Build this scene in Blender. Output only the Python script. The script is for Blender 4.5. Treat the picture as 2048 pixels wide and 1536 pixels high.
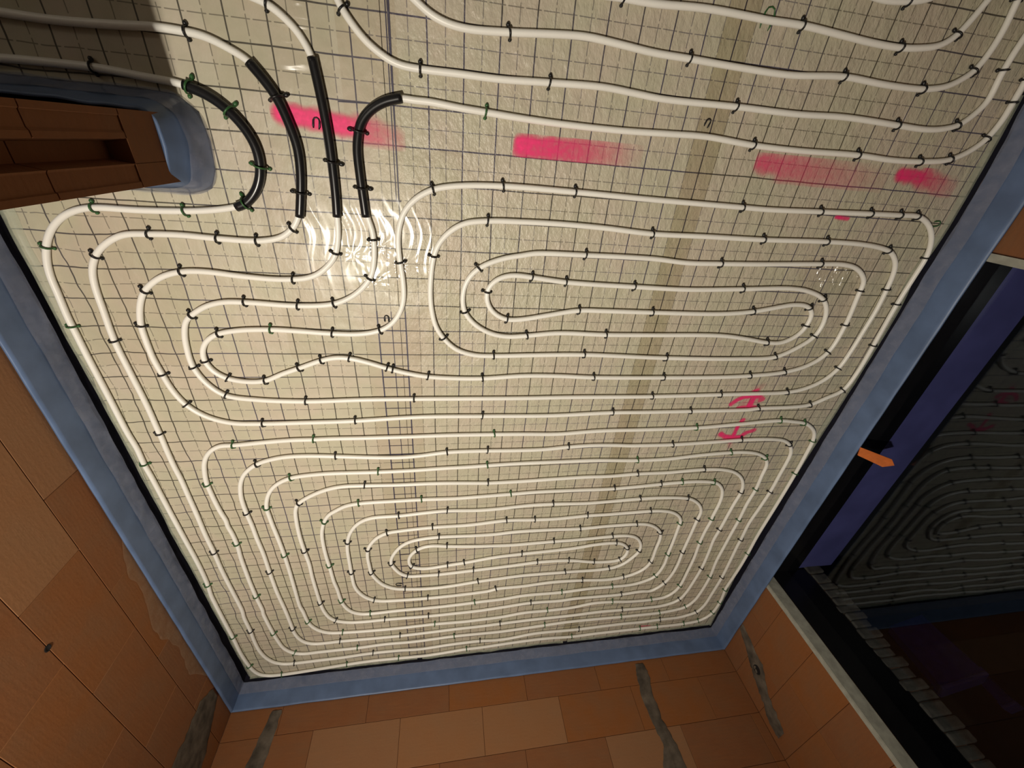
import bpy, bmesh, math, random
from mathutils import Vector, Matrix, noise as mnoise
random.seed(7)
for o in list(bpy.data.objects): bpy.data.objects.remove(o, do_unlink=True)
SC = bpy.context.scene
COL = SC.collection

# ---------------------------------------------------------------- camera
cam = bpy.data.cameras.new('camera'); cam.sensor_width = 36.0; cam.lens = 36.0 * 800.98 / 2048.0
cam.clip_start = 0.05
camo = bpy.data.objects.new('camera', cam); COL.objects.link(camo)
camo.matrix_world = Matrix(((0.98616993, 0.00560728, -0.16564246, 0.04173),
                            (0.08048654, 0.85746298, 0.50821173, -0.37434),
                            (0.14488197, -0.51451511, 0.84515290, 1.43206), (0, 0, 0, 1)))
SC.camera = camo
# ---------------------------------------------------------------- light and exposure
SC.view_settings.view_transform = 'Standard'; SC.view_settings.look = 'None'
SC.view_settings.gamma = 1.0; SC.view_settings.use_curve_mapping = False
SC.view_settings.exposure = 0.0
world = bpy.data.worlds.new('night'); SC.world = world; world.use_nodes = True
world.node_tree.nodes['Background'].inputs[0].default_value = (0.30, 0.33, 0.6, 1)
world.node_tree.nodes['Background'].inputs[1].default_value = 0.008
lamp = bpy.data.lights.new('work_lamp', 'SPOT'); lamp.energy = 305; lamp.color = (1.0, 0.915, 0.785); lamp.spot_size = math.radians(128); lamp.spot_blend = 1.0; lamp.shadow_soft_size = 0.045
lampo = bpy.data.objects.new('work_lamp', lamp); COL.objects.link(lampo); lampo.location = (-0.655, -1.256, 2.62)
lampo.rotation_euler = (Vector((0.18, -1.70, 0)) - lampo.location).to_track_quat('-Z', 'Y').to_euler()   # soft cone tipped towards the middle of the floor, shaped to imitate lens vignetting

fill = bpy.data.lights.new('added_fill_lamp', 'POINT'); fill.energy = 10; fill.color = (1.0, 0.90, 0.76); fill.shadow_soft_size = 0.15
fillo = bpy.data.objects.new('added_fill_lamp', fill); COL.objects.link(fillo); fillo.location = (-2.6, 1.7, 2.45)     # unseen dim fill, added to lift the shaded corner beyond the wall end

# ---------------------------------------------------------------- helpers
def link(o, parent=None):
    COL.objects.link(o)
    if parent: o.parent = parent
    return o
def mesh_from(name, verts, faces, mat, smooth=False):
    me = bpy.data.meshes.new(name); me.from_pydata(verts, [], faces); me.update()
    if mat: me.materials.append(mat)
    if smooth:
        me.polygons.foreach_set('use_smooth', [True] * len(me.polygons))
    return me
def obj(name, me, parent=None): return link(bpy.data.objects.new(name, me), parent)
def tag(o, label, cat, group=None, kind=None):
    o['label'] = label; o['category'] = cat
    if group: o['group'] = group
    if kind: o['kind'] = kind
    return o
def empty(name, loc=(0, 0, 0)):
    o = bpy.data.objects.new(name, None); o.location = loc; o.empty_display_size = .05; return link(o)
def structure(o): o['kind'] = 'structure'; return o
BOXF = [(0,3,2,1),(4,5,6,7),(0,1,5,4),(1,2,6,5),(2,3,7,6),(3,0,4,7)]
def boxv(x0,x1,y0,y1,z0,z1): return [(x0,y0,z0),(x1,y0,z0),(x1,y1,z0),(x0,y1,z0),(x0,y0,z1),(x1,y0,z1),(x1,y1,z1),(x0,y1,z1)]
def boxes(name, L, mat):
    V = []; F = []
    for b in L:
        n = len(V); V += boxv(*b); F += [tuple(i + n for i in f) for f in BOXF]
    return mesh_from(name, V, F, mat)
def bevel_box(name, b, mat, w=.004, seg=1):
    me = boxes(name, [b], mat); bm = bmesh.new(); bm.from_mesh(me)
    bmesh.ops.bevel(bm, geom=list(bm.edges), offset=w, segments=seg, affect='EDGES', profile=.5)
    bm.to_mesh(me); bm.free(); return me
def tube(name, P, R, mat, n=8, caps=True):
    """P list of Vector, R radius or list"""
    V = []; F = []; m = len(P)
    up0 = None
    for i, p in enumerate(P):
        t = (P[min(i+1, m-1)] - P[max(i-1, 0)]).normalized()
        if up0 is None:
            up0 = Vector((0,0,1)) if abs(t.z) < .9 else Vector((1,0,0))
        s = t.cross(up0).normalized(); u = s.cross(t).normalized(); up0 = u
        r = R[i] if isinstance(R, (list, tuple)) else R
        for k in range(n):
            a = 2 * math.pi * k / n
            V.append(p + s * (math.cos(a) * r) + u * (math.sin(a) * r))
    for i in range(m-1):
        for k in range(n):
            a = i*n+k; b = i*n+(k+1) % n
            F.append((a, a+n, b+n, b))
    if caps:
        F.append(tuple(range(n))); F.append(tuple(reversed(range((m-1)*n, m*n))))
    return mesh_from(name, [tuple(v) for v in V], F, mat, True)
def spline(P, step=.012):
    """centripetal Catmull-Rom through 2-D or 3-D points"""
    P = [Vector(p if len(p) == 3 else (p[0], p[1], 0)) for p in P]
    Q = [P[0]*2 - P[1]] + P + [P[-1]*2 - P[-2]]; out = []
    for i in range(len(P)-1):
        p0, p1, p2, p3 = Q[i:i+4]
        t0 = 0; t1 = t0 + (p1-p0).length**.5; t2 = t1 + (p2-p1).length**.5; t3 = t2 + (p3-p2).length**.5
        m = max(1, math.ceil((p2-p1).length/step))
        for j in range(m):
            t = t1 + (t2-t1)*j/m
            A1 = p0*((t1-t)/(t1-t0)) + p1*((t-t0)/(t1-t0)); A2 = p1*((t2-t)/(t2-t1)) + p2*((t-t1)/(t2-t1)); A3 = p2*((t3-t)/(t3-t2)) + p3*((t-t2)/(t3-t2))
            B1 = A1*((t2-t)/(t2-t0)) + A2*((t-t0)/(t2-t0)); B2 = A2*((t3-t)/(t3-t1)) + A3*((t-t1)/(t3-t1))
            out.append(B1*((t2-t)/(t2-t1)) + B2*((t-t1)/(t2-t1)))
    out.append(P[-1]); return out
def smooth(L, k=2):
    for _ in range(k):
        L = [L[0]] + [(L[i-1] + L[i]*2 + L[i+1])/4 for i in range(1, len(L)-1)] + [L[-1]]
    return L
def N3(x, y, z=0): return mnoise.noise(Vector((x, y, z)))

# ---------------------------------------------------------------- materials
def mat(name):
    m = bpy.data.materials.new(name); m.use_nodes = True
    nt = m.node_tree; return m, nt, nt.nodes['Principled BSDF']
class G:
    """tiny node-graph helper"""
    def __init__(s, nt): s.nt = nt
    def n(s, t, **k):
        x = s.nt.nodes.new(t)
        for a, b in k.items(): setattr(x, a, b)
        return x
    def put(s, inp, v):
        if hasattr(v, 'is_output') or isinstance(v, bpy.types.NodeSocket): s.nt.links.new(v, inp)
        else: inp.default_value = v
    def m(s, op, a, b=None, c=None, clamp=False):
        x = s.n('ShaderNodeMath', operation=op, use_clamp=clamp); s.put(x.inputs[0], a)
        if b is not None: s.put(x.inputs[1], b)
        if c is not None: s.put(x.inputs[2], c)
        return x.outputs[0]
    def mix(s, f, a, b, blend='MIX'):
        x = s.n('ShaderNodeMix', data_type='RGBA', blend_type=blend); s.put(x.inputs[0], f); s.put(x.inputs[6], a); s.put(x.inputs[7], b); return x.outputs[2]
    def noise(s, vec, scale, detail=2, rough=.5, w=None):
        x = s.n('ShaderNodeTexNoise'); x.inputs['Scale'].default_value = scale; x.inputs['Detail'].default_value = detail; x.inputs['Roughness'].default_value = rough
        s.nt.links.new(vec, x.inputs['Vector']); return x
    def objco(s): return s.n('ShaderNodeTexCoord').outputs['Object']
    def ramp(s, f, a, b, ca, cb):
        x = s.n('ShaderNodeMapRange'); s.put(x.inputs[0], f); x.inputs[1].default_value = a; x.inputs[2].default_value = b; x.inputs[3].default_value = ca; x.inputs[4].default_value = cb; return x.outputs[0]
    def bump(s, h, strength, dist):
        x = s.n('ShaderNodeBump'); x.inputs['Strength'].default_value = strength; x.inputs['Distance'].default_value = dist; s.nt.links.new(h, x.inputs['Height']); return x.outputs[0]
def plain(name, col, rough=.6, var=.12, scale=30, spec=.5, bump=.0, bscale=60):
    m, nt, b = mat(name); g = G(nt); co = g.objco()
    nz = g.noise(co, scale, 3).outputs[0]
    f = g.ramp(nz, .3, .7, 1-var, 1+var)
    x = g.n('ShaderNodeVectorMath', operation='SCALE'); x.inputs[0].default_value = col; nt.links.new(f, x.inputs[3])
    nt.links.new(x.outputs[0], b.inputs['Base Color']); b.inputs['Roughness'].default_value = rough; b.inputs['Specular IOR Level'].default_value = spec
    if bump:
        nt.links.new(g.bump(g.noise(co, bscale, 4).outputs[0], bump, .002), b.inputs['Normal'])
    return m

def foam_material():
    """blue PE foam, lets some light through"""
    m = plain('blue_edge_foam', (.150, .225, .395), .42, .16, 9, .5, .5, 18); nt = m.node_tree; g = G(nt); b = nt.nodes['Principled BSDF']
    tl = g.n('ShaderNodeBsdfTranslucent'); src = b.inputs['Base Color'].links[0].from_socket; nt.links.new(src, tl.inputs[0])
    mx = g.n('ShaderNodeMixShader'); mx.inputs[0].default_value = .22; nt.links.new(b.outputs[0], mx.inputs[1]); nt.links.new(tl.outputs[0], mx.inputs[2])
    nt.links.new(mx.outputs[0], nt.nodes['Material Output'].inputs[0]); return m
def film_material():
    """laminated insulation film: cream foil with a printed 10 cm grid and a dashed 5 cm grid between"""
    m, nt, b = mat('printed_grid_film'); g = G(nt); co = g.objco()
    sep = g.n('ShaderNodeSeparateXYZ'); nt.links.new(co, sep.inputs[0]); X, Y = sep.outputs[0], sep.outputs[1]
    wob = g.n('ShaderNodeSeparateXYZ'); nt.links.new(g.noise(co, 4.5, 1).outputs['Color'], wob.inputs[0])
    wob2 = g.n('ShaderNodeSeparateXYZ'); nt.links.new(g.noise(co, 17, 1).outputs['Color'], wob2.inputs[0])
    edge = g.ramp(X, -.75, -1.15, .0, 1.0)           # the loose film by the left wall lies wavier
    amp = g.m('MULTIPLY_ADD', edge, .030, .005); amp2 = g.m('MULTIPLY_ADD', edge, .010, .0018)
    def warp(c, i):
        a = g.m('MULTIPLY_ADD', g.m('SUBTRACT', wob.outputs[i], .5), amp, c)
        return g.m('MULTIPLY_ADD', g.m('SUBTRACT', wob2.outputs[i], .5), amp2, a)
    x, y = warp(X, 0), warp(Y, 1)
    def line(c, off, w):                                 # 1 on a line of half width w (m) at every 0.1 m
        d = g.m('ABSOLUTE', g.m('SUBTRACT', g.m('FRACT', g.m('MULTIPLY_ADD', c, 10.0, .5 - off*10)), .5))
        return g.ramp(d, w*10, w*10 + .010, 1.0, 0.0)
    def dash(c):
        d = g.m('ABSOLUTE', g.m('SUBTRACT', g.m('FRACT', g.m('MULTIPLY_ADD', c, 20.0, .25)), .5))
        return g.ramp(d, .05, .07, 0.0, 1.0)
    solid = g.m('MAXIMUM', line(x, 0, .0015), line(y, 0, .0015))
    thin = g.m('MAXIMUM', g.m('MULTIPLY', line(x, .05, .0008), dash(y)), g.m('MULTIPLY', line(y, .05, .0008), dash(x)))
    # colour of the foil
    n1 = g.noise(co, 5.5, 3).outputs[0]; n2 = g.noise(co, 38, 3).outputs[0]
    base = g.mix(g.ramp(n1, .38, .62, 0, 1), (.505, .472, .350, 1), (.535, .466, .368, 1))
    base = g.mix(g.ramp(n2, .3, .7, 0, .30), base, (.43, .41, .305, 1))
    lines = g.m('MAXIMUM', g.m('MULTIPLY', solid, .93), g.m('MULTIPLY', thin, .62))
    ink = g.mix(g.ramp(g.noise(co, 1.7, 1).outputs[0], .45, .6, 0, 1), (.045, .04, .03, 1), (.05, .045, .085, 1))
    nt.links.new(g.mix(lines, base, ink), b.inputs['Base Color'])
    b.inputs['Roughness'].default_value = .42; b.inputs['Specular IOR Level'].default_value = .42
    # embossing / crinkle, stronger away from the left roll
    mp = g.n('ShaderNodeMapping'); mp.inputs['Rotation'].default_value = (0, 0, .7); mp.inputs['Scale'].default_value = (1, .6, 1); nt.links.new(co, mp.inputs[0])
    cr = g.m('ADD', g.m('MULTIPLY', g.noise(mp.outputs[0], 34, 4, .6).outputs[0], 1.5), g.m('MULTIPLY', g.noise(mp.outputs[0], 95, 2, .5).outputs[0], .45))
    h = g.m('MULTIPLY', cr, g.ramp(X, -.2, .0, .25, 1.0))
    h = g.m('ADD', h, g.m('MULTIPLY', g.noise(co, 9, 2).outputs[0], 1.4))
    nt.links.new(g.bump(h, .95, .005), b.inputs['Normal'])
    return m
def brick_material():
    m, nt, b = mat('clay_brick'); g = G(nt); co = g.objco()
    rnd = g.n('ShaderNodeObjectInfo').outputs['Random']
    mp = g.n('ShaderNodeMapping'); mp.inputs['Scale'].default_value = (3, 3, 26); nt.links.new(co, mp.inputs[0])
    streak = g.noise(mp.outputs[0], 3, 3).outputs[0]; cloud = g.noise(co, 7, 3).outputs[0]
    c = g.mix(rnd, (.245, .088, .024, 1), (.205, .082, .034, 1))
    c = g.mix(g.ramp(cloud, .35, .7, 0, .55), c, (.20, .10, .048, 1))
    c = g.mix(g.ramp(streak, .4, .7, 0, .35), c, (.26, .10, .036, 1))
    nt.links.new(c, b.inputs['Base Color']); b.inputs['Roughness'].default_value = .85; b.inputs['Specular IOR Level'].default_value = .25
    nt.links.new(g.bump(g.m('ADD', streak, g.noise(co, 90, 3).outputs[0]), .35, .002), b.inputs['Normal'])
    return m
def pale_brick():
    m = M['brick'].copy(); m.name = 'pale_clay_brick'; nt = m.node_tree; g = G(nt); b = nt.nodes['Principled BSDF']
    src = b.inputs['Base Color'].links[0].from_socket; nt.links.new(g.mix(.40, src, (.34, .19, .095, 1)), b.inputs['Base Color']); return m
def clear_material(name, tint, gloss_rough, fac, gcol=(1, 1, 1, 1)):
    m, nt, b = mat(name); g = G(nt); nt.nodes.remove(b)
    tr = g.n('ShaderNodeBsdfTransparent'); tr.inputs[0].default_value = tint
    gl = g.n('ShaderNodeBsdfGlossy'); gl.inputs['Roughness'].default_value = gloss_rough; gl.inputs[0].default_value = gcol
    lw = g.n('ShaderNodeLayerWeight'); lw.inputs['Blend'].default_value = .5        # Schlick reflectance, the same from both sides
    fr = g.m('MULTIPLY_ADD', g.m('POWER', lw.outputs['Facing'], 5.0), .95, .045)
    mx = g.n('ShaderNodeMixShader'); nt.links.new(g.m('MULTIPLY', fr, fac, clamp=True), mx.inputs[0])
    nt.links.new(tr.outputs[0], mx.inputs[1]); nt.links.new(gl.outputs[0], mx.inputs[2])
    nt.links.new(mx.outputs[0], nt.nodes['Material Output'].inputs[0]); return m
def veil_material(name, col, alpha, rough):
    """thin milky plastic film"""
    m, nt, b = mat(name); g = G(nt); co = g.objco()
    b.inputs['Base Color'].default_value = col; b.inputs['Roughness'].default_value = rough
    a = g.ramp(g.noise(co, 25, 3).outputs[0], .3, .7, alpha-.12, alpha+.12); nt.links.new(a, b.inputs['Alpha'])
    return m
def spray_material():
    m, nt, b = mat('pink_marking_paint'); g = G(nt)
    at = g.n('ShaderNodeAttribute', attribute_name='cover'); co = g.objco()
    f = g.m('MULTIPLY', at.outputs['Fac'], g.ramp(g.noise(co, 60, 3).outputs[0], .3, .7, .75, 1.1), clamp=True)
    b.inputs['Base Color'].default_value = (.95, .035, .20, 1); b.inputs['Roughness'].default_value = .55
    nt.links.new(f, b.inputs['Alpha']); return m
M = dict(film=film_material(), brick=brick_material(),
    mortar=plain('brick_joint', (.16, .066, .03), .9, .3, 20),
    slab=plain('dark_screed', (.012, .012, .016), .9, .3, 10),
    pipe=plain('white_pipe', (.88, .865, .80), .38, .03, 6),
    sleeve=plain('black_sleeve', (.010, .010, .011), .28, .15, 20),
    clipk=plain('black_clip', (.008, .008, .009), .4, .2, 90), clipg=plain('green_clip', (.030, .105, .030), .4, .2, 90), clipy=plain('amber_clip', (.16, .07, .005), .4, .2, 90),
    foam=foam_material(),
    foamshade=plain('gap_shade_foam', (.004, .004, .013), .7, .4, 30),  # foam colour darkened to carry the deep shade of the board gap
    skirt=veil_material('grey_skirt_film', (.28, .31, .42, 1), .5, .15),
    lip=veil_material('milky_film_edge', (.52, .55, .42, 1), .42, .3),
    wrinkle=clear_material('clear_tape_film', (.985, .98, .97, 1), .16, .8),
    tape=clear_material('seam_tape', (.89, .87, .82, 1), .35, .4),
    plaster=plain('grey_plaster', (.34, .34, .29), .85, .18, 24, .3, .4, 40),
    chase=plain('dark_chase_mortar', (.105, .085, .065), .9, .45, 16, .2, .8, 30),
    frame=plain('black_frame', (.006, .006, .007), .22, .2, 12),
    glass=clear_material('window_glass', (.86, .88, .9, 1), .012, .62, (.80, .90, 1, 1)),
    flap=clear_material('film_overlap', (.955, .94, .92, 1), .4, .4), clinker=plain('clinker', (.10, .088, .072), .8, .35, 22, .3, .6, 30),
    sill=plain('blue_protective_film', (.135, .135, .37), .4, .15, 6, .4, .4, 12), 
    ground=plain('dark_ground', (.004, .004, .005), .9, .4, 3),
    ceil=plain('raw_ceiling', (.78, .77, .74), .9, .1, 3),
    blue=plain('blue_plastic', (.06, .05, .62), .4, .15, 12),
    dust=veil_material('tan_dust', (.36, .22, .13, 1), .42, .9),
    bluelid=plain('violet_blue_lid', (.34, .27, .95), .4, .1, 12),
    orange=plain('orange_plastic', (.62, .16, .035), .5, .1, 40),
    spray=spray_material(), hole=plain('dark_hole', (.004, .003, .003), .9, .2, 30))

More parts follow.
